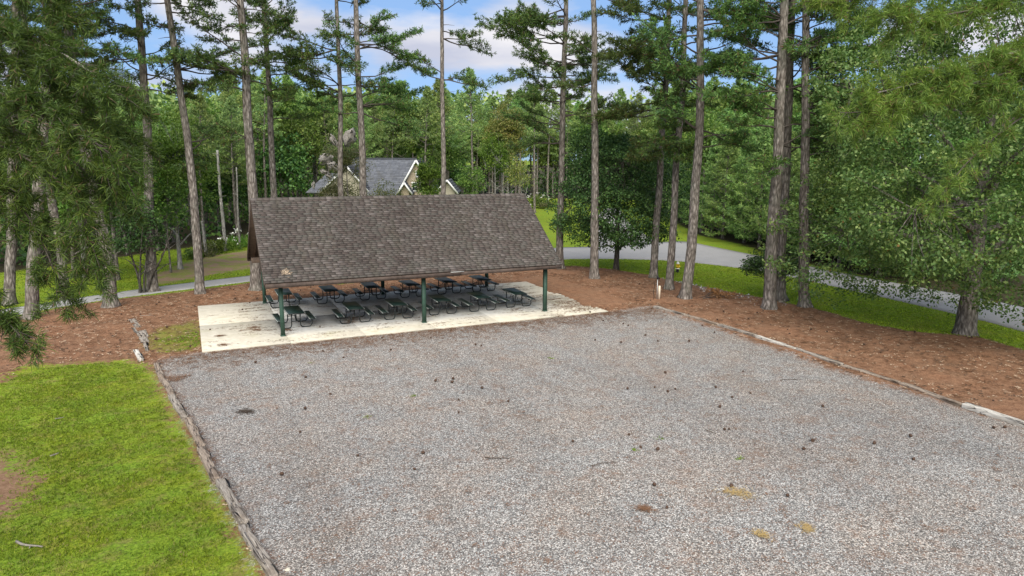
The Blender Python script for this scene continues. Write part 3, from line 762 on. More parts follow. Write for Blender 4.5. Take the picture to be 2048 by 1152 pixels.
for k in range(len(ends) - 1):
    a = np.array([np.interp(ends[k] + 0.015, s_, RT_[:, i]) for i in (0, 1)]); b = np.array([np.interp(ends[k + 1] - 0.015, s_, RT_[:, i]) for i in (0, 1)])
    timber('landscape_timber', a, b, 0.21, 0.17, (-0.085, -0.075, -0.07, -0.08, -0.075, -0.11, -0.115, -0.055, -0.06, -0.06)[k], ('timber_grey', 'timber', 'timber_grey', 'timber_pale', 'timber_grey', 'timber', 'timber', 'timber_pale', 'timber_pale', 'timber')[k], rlab[k], 'weathered timbers edging the right side of the gravel', 41 + k)
SM = [((-6.45, 6.55, 0.00), (-6.05, 4.41, 0.00), 0.30, 'flat grey timber end farthest from the lawn in the broken edging left of the slab'), ((-6.22, 4.37, 0.00), (-5.85, 2.35, 0.00), 0.10, 'thin splintered strip of timber lying left of the broken edging'),
      ((-5.85, 3.68, -0.00), (-5.68, 2.28, 0.00), 0.34, 'short grey block of timber behind the cracked one in the broken edging'), ((-5.74, 2.20, 0.00), (-5.60, 1.19, 0.00), 0.32, 'cracked pale block of timber in the middle of the broken edging'), ((-5.63, 1.11, 0.00), (-5.46, -0.38, 0.00), 0.12, 'narrow rotten remnant of timber at the mossy patch')]
for k, (a, b, w, lab) in enumerate(SM):
    timber('broken_timber', a[:2], b[:2], w, 0.12, -0.09, 'timber_grey', lab, 'broken timber pieces left of the slab', 80 + k, 1.3)
timber('driftwood_log', (-5.90, -0.27, 0.00)[:2], (-5.60, -1.93, 0.00)[:2], 0.16, 0.16, -0.06, 'timber_pale', 'bleached tapering log lying at the lawn edge', None, 95, 2.0, 'log')

# ------------------------------------------------------------------ hydrant, tap, post
def lathe(g, prof, at=(0, 0, 0), n=14):
    g.tube([(at[0], at[1], at[2] + z) for z, r in prof], [r for z, r in prof], n)
MAT['yellow'] = simple('yellow_paint', (0.75, 0.50, 0.02), 0.45, 0.1, spec=0.5)
MAT['white_paint'] = simple('white_paint', (0.78, 0.78, 0.74), 0.5, 0.06)
MAT['black_paint'] = simple('black_paint', (0.012, 0.012, 0.013), 0.5, 0.2)
MAT['galv'] = simple('galvanised', (0.42, 0.42, 0.41), 0.45, 0.2, metal=0.4)
MAT['pale_wood'] = simple('pale_post_wood', (0.56, 0.47, 0.36), 0.85, 0.2, 4)
hx, hy, _ = (29.87, 10.21, -0.40)
hz = gzf(hx, hy)
hyd = empty('fire_hydrant', (hx, hy, hz), 0.4, 'yellow fire hydrant with white bonnet and black barrel on the roadside lawn', 'fire hydrant')
g = Geo(); lathe(g, [(0, .15), (.04, .15), (.045, .105), (.26, .105)]); g.build('barrel', MAT['black_paint'], hyd, True)
g = Geo(); lathe(g, [(.26, .16), (.31, .16), (.315, .12)]); g.build('flange', MAT['white_paint'], hyd, True)
g = Geo(); lathe(g, [(.315, .12), (.60, .12), (.605, .15), (.64, .15)]); bd = g.build('body', MAT['yellow'], hyd, True)
g = Geo(); g.tube([(-.21, 0, .47), (.21, 0, .47)], .055, 10); g.tube([(0, 0, .45), (0, -.2, .45)], .07, 10); g.build('outlet', MAT['yellow'], bd)
g = Geo(); lathe(g, [(.64, .14), (.70, .125), (.76, .08), (.78, .03), (.83, .03)]); g.build('bonnet', MAT['white_paint'], hyd, True)
px, py, _ = (20.80, 0.18, -0.06)
g = Geo(); g.box((-.05, -.05, 0), (.05, .05, .86)); g.box((.05, -.045, .55), (.075, .03, .74))
po = tag(g.build('wooden_post', MAT['pale_wood'], None, loc=(px, py, -0.06)), 'short pale wooden post beside the thin metal tap pipe', 'post'); po.rotation_euler[2] = 0.5
yh = empty('yard_hydrant', (px - 0.12, py + 0.05, -0.06), 0.3, 'thin metal water pipe with a black head standing by the wooden post', 'tap')
g = Geo(); g.tube([(0, 0, 0), (0, 0, 1.25)], .022, 8); g.build('pipe', MAT['galv'], yh, True)
g = Geo(); lathe(g, [(1.24, .04), (1.28, .065), (1.38, .06), (1.44, .03)], n=10); g.tube([(0, 0, 1.33), (.16, 0, 1.30), (.18, 0, 1.22)], .028, 8); g.build('head', MAT['black_paint'], yh, True)
g = Geo(); g.tube([(-.02, 0, 1.4), (-.2, .02, 1.5)], .014, 6); g.build('handle', MAT['black_paint'], yh)
g = Geo(); r_ = np.random.default_rng(5); cpts = [(-0.22 + 0.02 * math.sin(k * .9), 0.02 * math.cos(k * 1.3), 1.1 - k * 0.11) for k in range(11)]
g.tube(cpts, .013, 6); tag(g.build('hanging_hose', MAT['black_paint'], None, loc=(px - 0.12, py + .05, -0.05)), 'thin black hose hanging straight down beside the tap pipe', 'hose')
for k, (u, lab) in enumerate((((-1.0, 0.15), 'black drain mat piece on the straw left of the post'), ((0.45, -0.25), 'black drain mat piece on the straw right of the post'))):
    g = Geo(); a = np.linspace(0, 2 * math.pi, 16)[:-1]; rr = 0.33 + 0.07 * np.sin(a * 3 + k); top = np.stack([1.25 * rr * np.cos(a), 0.55 * rr * np.sin(a), 0 * a + .035], -1)
    V = np.vstack([top, top - [0, 0, .03], [[0, 0, .04]]]); n = 15
    g.add(V, [(i, n + i, n + (i + 1) % n, (i + 1) % n) for i in range(n)], [(2 * n, i, (i + 1) % n) for i in range(n)])
    o = tag(g.build('drain_mat', MAT['black_paint'], None, loc=(px + u[0], py + u[1], -0.035)), lab, 'mat')

# ------------------------------------------------------------------ plant builders
def tufts(geo, C, D, L, W, n, r, spread=1.0):
    """bursts of needles: n thin triangles per centre"""
    C = np.asarray(C, float); D = norm(np.asarray(D, float)); N = len(C)
    if N == 0: return
    d = D[:, None, :] * 0.85 + norm(r.normal(size=(N, n, 3))) * spread
    d = norm(d); l = L * r.uniform(0.65, 1.1, (N, n, 1))
    s = norm(np.cross(d, r.normal(size=(N, n, 3)))) * (W / 2)
    c = np.repeat(C[:, None, :], n, 1) + r.normal(size=(N, n, 3)) * L * 0.12
    mid = c + d * l * 0.45
    V = np.stack([mid - s, c, mid + s, c + d * l - np.array([0, 0, 0.10]) * l], 2).reshape(-1, 3)
    i = np.arange(N * n)[:, None] * 4
    geo.add(V, i + np.array([[0, 1, 2, 3]]))

def leaves(geo, C, N, R, size, r, flat=0.55, up=0.5):
    """N folded leaves scattered round each centre within radius R"""
    C = np.asarray(C, float); K = len(C)
    if K == 0: return
    R = np.broadcast_to(np.asarray(R, float), (K,))
    off = norm(r.normal(size=(K, N, 3))) * (r.random((K, N, 1)) ** 0.45) * R[:, None, None]
    off[..., 2] *= flat
    p = C[:, None, :] + off
    d = norm(norm(off) * 0.7 + r.normal(size=(K, N, 3)) * 0.8 + np.array([0, 0, -0.25]))
    nrm = norm(r.normal(size=(K, N, 3)) * 0.8 + np.array([0, 0, up * 2]))
    s = norm(np.cross(nrm, d)); l = size * r.uniform(0.7, 1.25, (K, N, 1)); w = l * 0.29
    lift = norm(np.cross(d, s)) * l * 0.10
    a, b = p, p + d * l
    V = np.stack([a, p + d * l * .5 - s * w + lift, b, p + d * l * .5 + s * w + lift], 2).reshape(-1, 3)
    i = np.arange(K * N)[:, None] * 4
    geo.add(V, i + np.array([[0, 1, 2, 3]]))

def trunk_geo(g, path, r0, r1, n=12, flare=0.65, seed=0, m=40):
    path = np.asarray(path, float)
    s = np.concatenate([[0], np.cumsum(np.linalg.norm(np.diff(path, axis=0), axis=1))])
    t = np.unique(np.concatenate([np.linspace(0, min(1.2, s[-1]), 8), np.linspace(1.2, s[-1], m)]))
    # smooth the polyline a little
    P = np.stack([np.interp(t, s, path[:, i]) for i in range(3)], -1)
    k = np.array([1, 2, 3, 2, 1]) / 9
    Q = P.copy()
    for i in range(3):
        pad = np.concatenate([P[:1, i], P[:1, i], P[:, i], P[-1:, i], P[-1:, i]]); Q[:, i] = np.convolve(pad, k, 'valid')
    Q[0] = P[0]; Q[-1] = P[-1]; P = Q
    P[:, :2] += (np.stack([np.sin(t * .7 + seed), np.cos(t * .9 + seed * 2)], -1) * 0.03) * np.minimum(t / 3, 1)[:, None]
    f = t / s[-1]
    rad = r0 * (1 - f) + r1 * f + r0 * flare * np.exp(-t / 0.35)
    a = np.arange(n) * 2 * math.pi / n
    rough = 1 + 0.05 * np.sin(a[None, :] * 3 + t[:, None] * 1.7 + seed) + 0.04 * np.sin(a[None, :] * 5 - t[:, None] * 4.1 + seed * 3)
    rough = rough + np.exp(-t / 0.3)[:, None] * 0.18 * np.sin(a[None, :] * 4 + seed * 1.9)
    g.tube(P, rad, n, True, rough)
    return P, rad

def branch(r, wood, cen, dr, p0, d0, L, rad, curve=0.12, sub=7, step=0.17, bare=0.3, side=0.42, droop=0.0, n=5):
    """a limb with side shoots; appends tuft centres and directions"""
    d0 = norm(np.asarray(d0, float)); m = 7
    s = np.linspace(0, 1, m)
    w = norm(np.cross(d0, [0, 0, 1.0]))
    a1, a2 = r.uniform(-0.10, 0.10, 2)
    f = lambda t: np.asarray(p0)[None, :] + d0[None, :] * (L * t)[:, None] + w[None, :] * (L * (a1 * t ** 2 + a2 * np.sin(t * 5) * 0.5))[:, None] + np.array([[0, 0, 1.0]]) * (L * (curve * t ** 2 - droop * t ** 2 + 0.02 * np.sin(t * 9 + a1 * 30)))[:, None]
    P = f(s)
    wood.tube(P, rad * (1 - s * 0.85), n, False)
    for k in range(sub):
        t = bare + (1 - bare) * (k + r.uniform(0.1, 0.9)) / sub
        q = f(np.array([t]))[0]; tg = norm(f(np.array([min(t + .05, 1)]))[0] - f(np.array([t - .05]))[0])
        ang = r.uniform(0.6, 1.15) * (1 if k % 2 else -1)
        d = tg * math.cos(ang) + norm(np.cross([0, 0, 1.0], tg)) * math.sin(ang) + np.array([0, 0, r.uniform(-0.08, 0.32) - droop * .5])
        d = norm(d); l = L * side * (1.15 - t * 0.75) * r.uniform(0.6, 1.2)
        ss = np.linspace(0, 1, 4)[:, None]
        S = q + d * l * ss + np.array([0, 0, 1.0]) * l * 0.12 * ss ** 2
        wood.tube(S, np.array([rad * .32, rad * .25, rad * .18, 0.006]), 3, False)
        kk = max(2, int(l / step)); tt = np.linspace(0.3, 1, kk)[:, None] ** 0.8
        c = q + d * l * tt + np.array([0, 0, 1.0]) * l * 0.12 * tt ** 2 + r.normal(size=(kk, 3)) * 0.05
        cen.append(c); dr.append(np.repeat((d + np.array([0, 0, 0.45]))[None, :], kk, 0) + r.normal(size=(kk, 3)) * 0.35)
    kk = max(2, int(L * 0.35 / step)); tt = np.linspace(0.68, 1, kk)
    cen.append(f(tt)); dr.append(np.repeat((norm(P[-1] - P[-2]) + np.array([0, 0, .3]))[None, :], kk, 0) + r.normal(size=(kk, 3)) * 0.3)
    return P

def pine_tree(name, path, r0, seed, label, group, spec, needle='needle', bark_='bark', top=24.0, cat='pine tree', tuft=(0.27, 0.049, 9), lmax=3.7):
    """spec: list of (height above ground, count, length factor, azimuth or None)"""
    r = np.random.default_rng(seed)
    path = [np.array(p, float) for p in path]
    base = path[0].copy()
    d = norm(path[-1] - path[-2])
    if path[-1][2] - base[2] < top: path.append(path[-1] + d * (top - (path[-1][2] - base[2])) / max(d[2], .8))
    path = np.array(path) - base; path[0, 2] -= 0.1
    root = empty(name, base, 0, label, cat, group)
    g = Geo(); P, rad = trunk_geo(g, path, r0, r0 * 0.42, seed=seed, m=52); g.build('trunk', MAT[bark_], root, smooth=True)
    cen, dr = [], []
    for (h, cnt, lf, az) in spec:
        for k in range(cnt):
            wood = Geo()
            hh = h + r.uniform(-0.45, 0.45); i = int(np.argmin(np.abs(P[:, 2] - hh)))
            a = (r.uniform(0, 2 * math.pi) if az is None else math.radians(az) + r.uniform(-.35, .35))
            el = r.uniform(-0.3, 0.55)
            L = lmax * lf * r.uniform(0.7, 1.15)
            branch(r, wood, cen, dr, P[i], (math.cos(a), math.sin(a), el), L, min(0.055, 0.014 * L + 0.012), curve=r.uniform(-.18, .22), sub=int(6 + L * 2.0), step=0.13, bare=r.uniform(.25, .45))
            wood.build('branch', MAT['twig'], root)
    for k in range(5):      # dead stubs
        wood = Geo(); i = int(r.integers(len(P) // 3, len(P))); a = r.uniform(0, 6.28); l = r.uniform(.3, 1.0)
        dd = np.array([math.cos(a), math.sin(a), r.uniform(-.2, .3)]); wood.tube([P[i], P[i] + dd * l * .5, P[i] + dd * l + [0, 0, -.06]], [.022, .016, .006], 4, False); wood.build('dead_stub', MAT['twig'], root)
    if cen:
        nd = Geo(); tufts(nd, np.vstack(cen), np.vstack(dr), tuft[0], tuft[1], tuft[2], r); nd.build('crown', MAT[needle], root)
    return root

def crown_spec(r, lo, hi, dens=2.0, l0=1.0, gap=0.8):
    out = []; h = lo
    while h < hi:
        f = (h - lo) / max(hi - lo, 1); out.append((h, int(r.integers(1, 1 + max(2, int(dens * 1.5)))), l0 * (1 - 0.45 * f) * r.uniform(.6, 1.1), None)); h += gap * r.uniform(.5, 1.5)
    return out

def broadleaf(name, base, H, R, zb, r0, seed, label, group, leafmat, barkmat='bark', ncl=420, nleaf=34, size=0.16, clr=0.6, cat='tree', split=1.4, stems=1, lean=(0, 0), open_=0.42, limbs=11, shape=1.0, mesh=None, flat=0.55, boxy=False):
    r = np.random.default_rng(seed)
    root = empty(name, base, 0, label, cat, group)
    tg = Geo(); ends = []
    for s in range(stems):
        off = np.array([r.normal() * .18, r.normal() * .18, 0]) * (stems > 1)
        sp = norm(np.array([r.normal() * .25, r.normal() * .25, 1.0])) if stems > 1 else np.array([0, 0, 1.0])
        top = np.array([lean[0], lean[1], H * 0.72]) + off * 4 if stems == 1 else sp * H * .72 + off
        P, rad = trunk_geo(tg, [off + [0, 0, -.1], off + [0, 0, .3] + sp * split * .7, off * 1.2 + sp * H * .4 + [lean[0] * .4, lean[1] * .4, 0], top], r0, r0 * 0.2, n=10, seed=seed + s, m=16, flare=0.45 if stems == 1 else .1)
        for k in range(limbs):
            i = int(np.clip(np.searchsorted(P[:, 2], split + (H * .65 - split) * (k / limbs) ** 1.2), 1, len(P) - 1))
            a = k * 2.4 + r.uniform(-.4, .4); el = r.uniform(.15, .75)
            L = R * r.uniform(.55, .95) * (1 - .35 * k / limbs)
            d = norm(np.array([math.cos(a), math.sin(a), el])); ss = np.linspace(0, 1, 6)
            Q = P[i] + d * L * ss[:, None] + np.array([0, 0, 1.0]) * (0.12 * L * np.sin(ss * 3))[:, None] + np.array([math.sin(a), -math.cos(a), 0]) * (0.06 * L * np.sin(ss * 6))[:, None]
            tg.tube(Q, np.maximum(rad[i] * .55 * (1 - ss * .85), .012), 6, False); ends.append(Q)
    E = np.vstack([e[2:] for e in ends])
    d = norm(r.normal(size=(ncl, 3))); d[:, 2] = np.where(d[:, 2] < -.6, -d[:, 2] * .5, d[:, 2])
    rr = r.random(ncl) ** open_
    if boxy:
        zc = r.uniform(-1, 1, ncl); hr = (1 - np.abs(zc) ** np.where(zc < 0, 5, 2.2)) ** np.where(zc < 0, .25, .5); a_ = r.uniform(0, 6.283, ncl)
        d = np.stack([np.cos(a_) * hr, np.sin(a_) * hr, zc], -1); rr = rr * .0 + 1; q_ = r.random(ncl) ** open_; d[:, :2] *= q_[:, None]
    uneven = 0.86 + 0.26 * wob(d * 3, 1.0, seed)
    c0 = np.array([lean[0] * .8, lean[1] * .8, (zb + H) / 2])
    hw = (H - zb) / 2
    C = c0 + d * (rr * uneven)[:, None] * np.array([R, R, hw])
    if shape != 1.0:   # narrower towards the top
        f = np.clip((C[:, 2] - zb) / (H - zb), 0, 1); k = 1 - (1 - shape) * f; C[:, :2] = c0[:2] + (C[:, :2] - c0[:2]) * k[:, None]
    for k in range(0, ncl, 5 if boxy else 2):
        j = int(np.argmin(((E - C[k]) ** 2).sum(1))); q = E[j]
        mid = (q + C[k]) / 2 + r.normal(size=3) * .12 - [0, 0, .05]
        tg.tube([q, mid, C[k]], [.022, .013, .006], 3, False)
    tg.build('trunk', MAT[barkmat], root, smooth=True)
    lg = Geo(); leaves(lg, C, nleaf, clr * r.uniform(.6, 1.3, ncl), size, r, flat=flat)
    lg.build('crown', MAT[leafmat], root)
    return root

# ------------------------------------------------------------------ the tall pines
R1 = np.random.default_rng(21)
TALL = [ # path, radius, seed, label, crown start, density, extra low limbs [(h, n, len, azimuth)]
 ([(-7.65, 10.39, -0.06), (-7.57, 10.35, 2.53), (-7.76, 10.44, 4.66), (-8.20, 10.64, 9.29), (-8.31, 10.70, 11.29), (-8.30, 10.69, 14.21)], .33, 1, 'pine leaning left in front of the road, with a pale bent trunk', 13, 2.0, [(9.5, 2, .8, 200)]),
 ([(-5.80, 14.68, -0.06), (-5.66, 14.62, 3.37), (-5.48, 14.53, 6.99), (-5.27, 14.43, 10.95), (-5.22, 14.41, 13.82), (-5.27, 14.43, 16.62)], .30, 2, 'dark trunked pine rising out of the small leafy tree left of the pavilion', 11.5, 2.4, [(14.5, 3, 1.0, 180), (12.5, 2, .9, 330)]),
 ([(-3.18, 12.67, -0.06), (-3.12, 12.65, 3.17), (-3.17, 12.67, 5.79), (-3.25, 12.71, 9.47), (-3.45, 12.80, 12.76), (-3.76, 12.94, 16.48)], .26, 3, 'tall slim pine leaning left, nearest on the left of the slab', 11.5, 2.3, [(8.5, 3, .75, 60), (13, 3, 1.0, 0), (7.3, 2, .7, 100)]),
 ([(-0.05, 12.38, -0.06), (0.01, 12.36, 3.06), (0.05, 12.34, 5.75), (0.07, 12.33, 9.81), (0.09, 12.32, 13.45), (0.02, 12.35, 16.72)], .33, 4, 'thick pine trunk right behind the left gable of the pavilion', 11.5, 2.3, [(13.2, 3, 1.0, 180), (9.0, 2, .5, 200)]),
 ([(1.66, 18.43, -0.06), (1.89, 18.33, 5.10), (1.92, 18.31, 6.88), (1.97, 18.29, 10.75), (1.94, 18.30, 13.67), (1.97, 18.29, 18.02)], .25, 5, 'reddish slim pine behind the pavilion roof close to its left end', 11.5, 2.0, [(10.2, 1, .7, 0), (14, 3, .9, 20)]),
 ([(5.96, 16.60, -0.06), (6.08, 16.55, 5.11), (6.19, 16.50, 9.13), (6.28, 16.45, 13.36), (6.30, 16.45, 16.20), (6.27, 16.46, 18.07)], .21, 6, 'thin pale pine before the grey roofed house, left of a thicker dark one', 10.5, 2.2, [(12.5, 3, 1.0, 200), (15, 3, 1.1, 180)]),
 ([(7.46, 15.96, -0.06), (7.52, 15.94, 5.11), (7.50, 15.94, 8.48), (7.45, 15.97, 11.76), (7.43, 15.98, 14.96), (7.41, 15.99, 18.08)], .28, 7, 'thick dark pine behind the roof in front of the grey house ridge', 11, 2.6, [(11.5, 3, 1.1, 10), (13, 3, 1.1, 20), (15.5, 3, 1.2, 0)]),
 ([(12.79, 14.66, -0.06), (12.81, 14.64, 5.08), (12.83, 14.63, 9.19), (12.84, 14.63, 12.53), (12.85, 14.63, 15.78), (12.85, 14.63, 18.32)], .20, 8, 'lone slim pine with sparse side twigs behind the middle of the roof', 15.5, 1.3, [(13.3, 2, .8, 0), (13.5, 2, .6, 180), (16, 1, 1.0, 5)]),
 ([(21.20, 12.85, -0.06), (21.15, 12.87, 3.19), (21.19, 12.85, 6.80), (21.21, 12.85, 12.05), (21.25, 12.83, 15.44), (21.29, 12.81, 18.75)], .28, 9, 'pine just behind the right end of the pavilion roof', 11.5, 2.8, [(12.0, 3, 1.2, 200), (13.5, 4, 1.3, 190), (16, 4, 1.4, 180), (11.2, 3, 1.0, 330), (10.2, 3, 1.0, 160), (9.2, 3, .9, 150), (14.5, 3, 1.1, 0), (17.5, 4, 1.2, 180)]),
 ([(21.13, 7.86, -0.06), (21.05, 7.90, 3.62), (20.97, 7.93, 8.53), (20.85, 7.99, 12.32), (20.75, 8.03, 15.39), (20.66, 8.07, 17.80)], .29, 10, 'straight bare pine standing in straw right of the pavilion', 16.8, 1.6, [(15.0, 1, .7, 200), (12.6, 1, .8, 170), (9.6, 1, .6, 200)]),
 ([(25.19, 6.79, -0.06), (25.21, 6.78, 3.58), (25.30, 6.74, 5.92), (25.40, 6.69, 11.14), (25.43, 6.68, 14.91), (25.48, 6.65, 17.97)], .26, 11, 'slender brown pine just left of the tap post and the two pines beside it', 12, 2.6, [(13, 4, 1.1, 190), (15.0, 4, 1.2, 180), (10.5, 4, 1.0, 250), (8.8, 4, 1.0, 200), (11.6, 4, 1.1, 180), (16.5, 3, 1.2, 180)]),
 ([(23.49, 2.81, -0.06), (23.55, 2.78, 3.97), (23.59, 2.76, 7.01), (23.70, 2.71, 11.43), (23.72, 2.70, 14.56), (23.69, 2.71, 17.06)], .24, 12, 'leaning pine in the middle of the three right of the tap post', 11, 2.4, [(9.5, 3, .9, 200), (11.8, 3, 1.0, 230), (8.0, 3, .8, 240), (13, 3, 1.1, 90)]),
 ([(22.37, -0.18, -0.06), (22.55, -0.27, 2.84), (22.65, -0.31, 5.69), (22.65, -0.31, 9.56), (22.57, -0.28, 13.29), (22.38, -0.19, 16.39)], .30, 13, 'stout pine nearest the tap post with brown dead boughs at its foot', 13, 2.2, [(9.3, 3, .9, 0), (9.5, 2, .9, 170), (13.5, 3, 1.1, 20), (15.5, 3, 1.1, 340), (12, 3, 1.0, 180)]),
 ([(24.78, -4.25, -0.06), (24.76, -4.23, 2.65), (24.73, -4.22, 5.33), (24.68, -4.20, 8.96), (24.59, -4.16, 12.46), (24.48, -4.11, 15.85)], .34, 14, 'big reddish pine behind the multi stem shrub right of the hydrant', 12.5, 3.0, [(10.2, 4, .9, 190), (13.2, 4, 1.0, 170), (9.2, 3, .9, 0), (11.5, 4, 1.1, 180), (15, 4, 1.2, 180), (8.3, 3, .8, 210), (14, 4, 1.2, 0)]),
 ([(27.48, -2.39, -0.06), (27.34, -2.33, 2.84), (27.30, -2.31, 5.70), (27.24, -2.28, 9.31), (27.11, -2.22, 13.07), (26.98, -2.16, 16.44)], .30, 15, 'grey pine half hidden directly behind the big reddish one', 12, 2.4, [(8.8, 2, .8, 10), (12, 3, 1.0, 0)]),
 ([(27.12, -4.54, -0.06), (26.84, -4.41, 3.11), (26.67, -4.33, 5.82), (26.52, -4.26, 8.98), (26.28, -4.16, 12.55), (25.99, -4.02, 16.00)], .28, 16, 'dark pine trunk at the left edge of the oak crown', 11.5, 2.8, [(9.6, 4, 1.0, 10), (11.0, 4, 1.1, 20), (13.5, 4, 1.4, 0), (8.6, 3, 1.0, 340), (12.2, 4, 1.2, 10), (15.5, 4, 1.4, 0)]),
 ([(-10.99, 8.57, -0.06), (-10.63, 8.40, 2.46), (-10.23, 8.22, 4.91), (-9.80, 8.03, 7.30), (-9.44, 7.86, 9.17), (-9.05, 7.68, 11.46)], .30, 17, 'pine trunk behind the left foreground boughs near the lower left', 12, 2.0, []),
 ([(-12.77, 13.33, -0.06), (-12.44, 13.18, 2.43), (-12.10, 13.02, 4.59), (-11.73, 12.85, 7.49), (-11.42, 12.71, 9.81), (-11.10, 12.56, 12.32)], .27, 18, 'pine trunk at the left picture edge behind hanging boughs', 11, 2.0, []),
 ([(-10.20, 14.05, -0.06), (-10.22, 14.06, 3.33), (-10.35, 14.12, 5.56), (-10.47, 14.18, 7.75), (-10.57, 14.22, 9.64), (-10.65, 14.26, 13.05)], .25, 19, 'strongly leaning pine seen through the left boughs', 12, 2.0, []),
]
for i, (path, r0, sd_, lab, c0, dens, extra) in enumerate(TALL):
    spec = crown_spec(R1, c0 + 0.5, 22.5, dens, 1.0, 0.85) + extra
    near_needles = i in (13, 15, 11)  # trees that also take the near pine needles
    pine_tree('pine_tree', path, r0, sd_, lab, 'tall pines round the pavilion', spec, 'needle_near' if i % 3 == 1 or near_needles else 'needle', 'bark')

# ------------------------------------------------------------------ near boughs from two pines just outside the frame
def near_pine(name, trunk, r0, seed, label, boughs, needle, tuft, limbmat, group=None):
    r = np.random.default_rng(seed)
    base = np.array(trunk[0], float); root = empty(name, base, 0, label, 'pine tree', group)
    g = Geo(); P, rad = trunk_geo(g, np.array(trunk, float) - base, r0, r0 * .5, seed=seed, m=40); g.build('trunk', MAT['bark'], root, smooth=True)
    nd = Geo()
    for (pts, rad0, wid, dens, droop) in boughs:
        B = np.array(pts, float) - base
        i0 = int(np.argmin(((P - B[0]) ** 2).sum(1) + 4 * np.maximum(0, P[:, 2] - B[0][2])))
        s = np.concatenate([[0], np.cumsum(np.linalg.norm(np.diff(B, axis=0), axis=1))]); n = 14
        t = np.linspace(0, s[-1], n); Q = np.stack([np.interp(t, s, B[:, k]) for k in range(3)], -1)
        for _ in range(2): Q[1:-1] = (Q[:-2] + 2 * Q[1:-1] + Q[2:]) / 4
        lb = Geo(); lb.tube(np.vstack([P[i0][None], Q]), np.concatenate([[rad0 * 1.5], rad0 * (1 - .8 * t / s[-1])]), 7, False); lb.build('bough', MAT[limbmat if rad0 in (.05,) else 'twig'], root); wood = Geo()
        cen, dr = [], []
        ns = int(s[-1] * dens * 1.3)
        for k in range(ns):
            tt = r.uniform(0.05, 1) * s[-1]; q = np.array([np.interp(tt, t, Q[:, c]) for c in range(3)])
            tg = norm(np.array([np.interp(min(tt + .1, s[-1]), t, Q[:, c]) for c in range(3)]) - np.array([np.interp(max(tt - .1, 0), t, Q[:, c]) for c in range(3)]))
            d = norm(tg * .75 + norm(r.normal(size=3)) * np.array([.95, .95, .5]) + np.array([0, 0, -droop * .6 + .05])); l = wid * r.uniform(.45, 1.1)
            ss = np.linspace(0, 1, 5)[:, None]; S = q + d * l * ss + np.array([0, 0, -droop * .5]) * l * ss ** 2
            wood.tube(S, [rad0 * .22, rad0 * .17, rad0 * .13, .006, .004], 3, False)
            kk = max(3, int(l / .075)); u = r.uniform(.25, 1, (kk, 1)) ** .7; c = q + d * l * u + np.array([0, 0, -droop * .5]) * l * u ** 2
            cen.append(c + r.normal(size=c.shape) * .025); dr.append(np.repeat(d[None], kk, 0) + r.normal(size=c.shape) * .7 + [0, 0, .25])
        tag(wood.build('twigs', MAT['twig'], root), kind='stuff')
        if cen: tufts(nd, np.vstack(cen), np.vstack(dr), tuft[0], tuft[1], tuft[2], r, 1.15)
    nd.build('crown', MAT[needle], root)
    return root

near_pine('pine_tree', [(-15.91, -12.19, -0.06), (-8.50, -18.60, 5.76), (-8.16, -18.76, 8.00), (-7.84, -18.91, 10.08), (-7.54, -19.04, 12.02)], .24, 5, 'near pine out of frame left whose dark boughs hang into the left side', [
  ([(-7.93, -18.86, 9.47), (-6.12, -20.25, 8.88), (-5.72, -20.65, 8.74), (-5.26, -21.08, 8.63), (-4.91, -21.36, 8.43), (-4.56, -21.62, 8.14), (-4.29, -21.86, 7.82)], .055, .60, 22, .35),
  ([(-7.90, -18.55, 10.55), (-6.12, -19.81, 9.80), (-5.34, -20.39, 9.57), (-4.78, -20.87, 9.22), (-4.39, -21.27, 8.90), (-4.18, -21.58, 8.66)], .05, .62, 26, .25),
  ([(-7.85, -18.35, 11.48), (-6.29, -19.07, 10.82), (-5.66, -19.36, 10.48), (-5.13, -19.82, 10.16), (-4.80, -20.09, 10.00)], .045, .55, 24, .25),
  ([(-7.81, -19.47, 8.81), (-6.10, -20.70, 8.20), (-5.70, -21.10, 8.07), (-5.34, -21.38, 7.89), (-4.99, -21.65, 7.69), (-4.75, -21.87, 7.38), (-4.63, -22.03, 6.94), (-4.73, -21.99, 6.48)], .03, .46, 19, .3),
  ([(-7.90, -19.43, 8.27), (-6.09, -20.70, 7.74), (-5.77, -20.96, 7.64), (-5.52, -21.29, 7.36), (-5.31, -21.50, 6.91), (-5.16, -21.68, 6.46), (-5.09, -21.82, 6.15)], .03, .44, 19, .35),
  ([(-7.59, -20.67, 7.37), (-6.13, -21.35, 6.60), (-5.90, -21.67, 6.12), (-5.66, -22.00, 5.81), (-5.46, -22.20, 5.64)], .026, .26, 36, .5),
  ([(-8.46, -16.97, 10.39), (-6.17, -18.58, 9.48), (-5.49, -19.22, 9.30), (-5.06, -19.63, 9.13), (-4.56, -20.09, 8.46), (-4.27, -20.44, 8.10)], .03, .55, 26, .4),
  ([(-8.57, -16.92, 9.62), (-6.30, -19.06, 8.47), (-5.77, -19.31, 8.32), (-5.21, -19.79, 8.02), (-4.68, -20.25, 7.58), (-4.43, -20.48, 7.29)], .03, .48, 20, .35),
  ], 'needle_dark', (.15, .0105, 22), 'limb_pale')
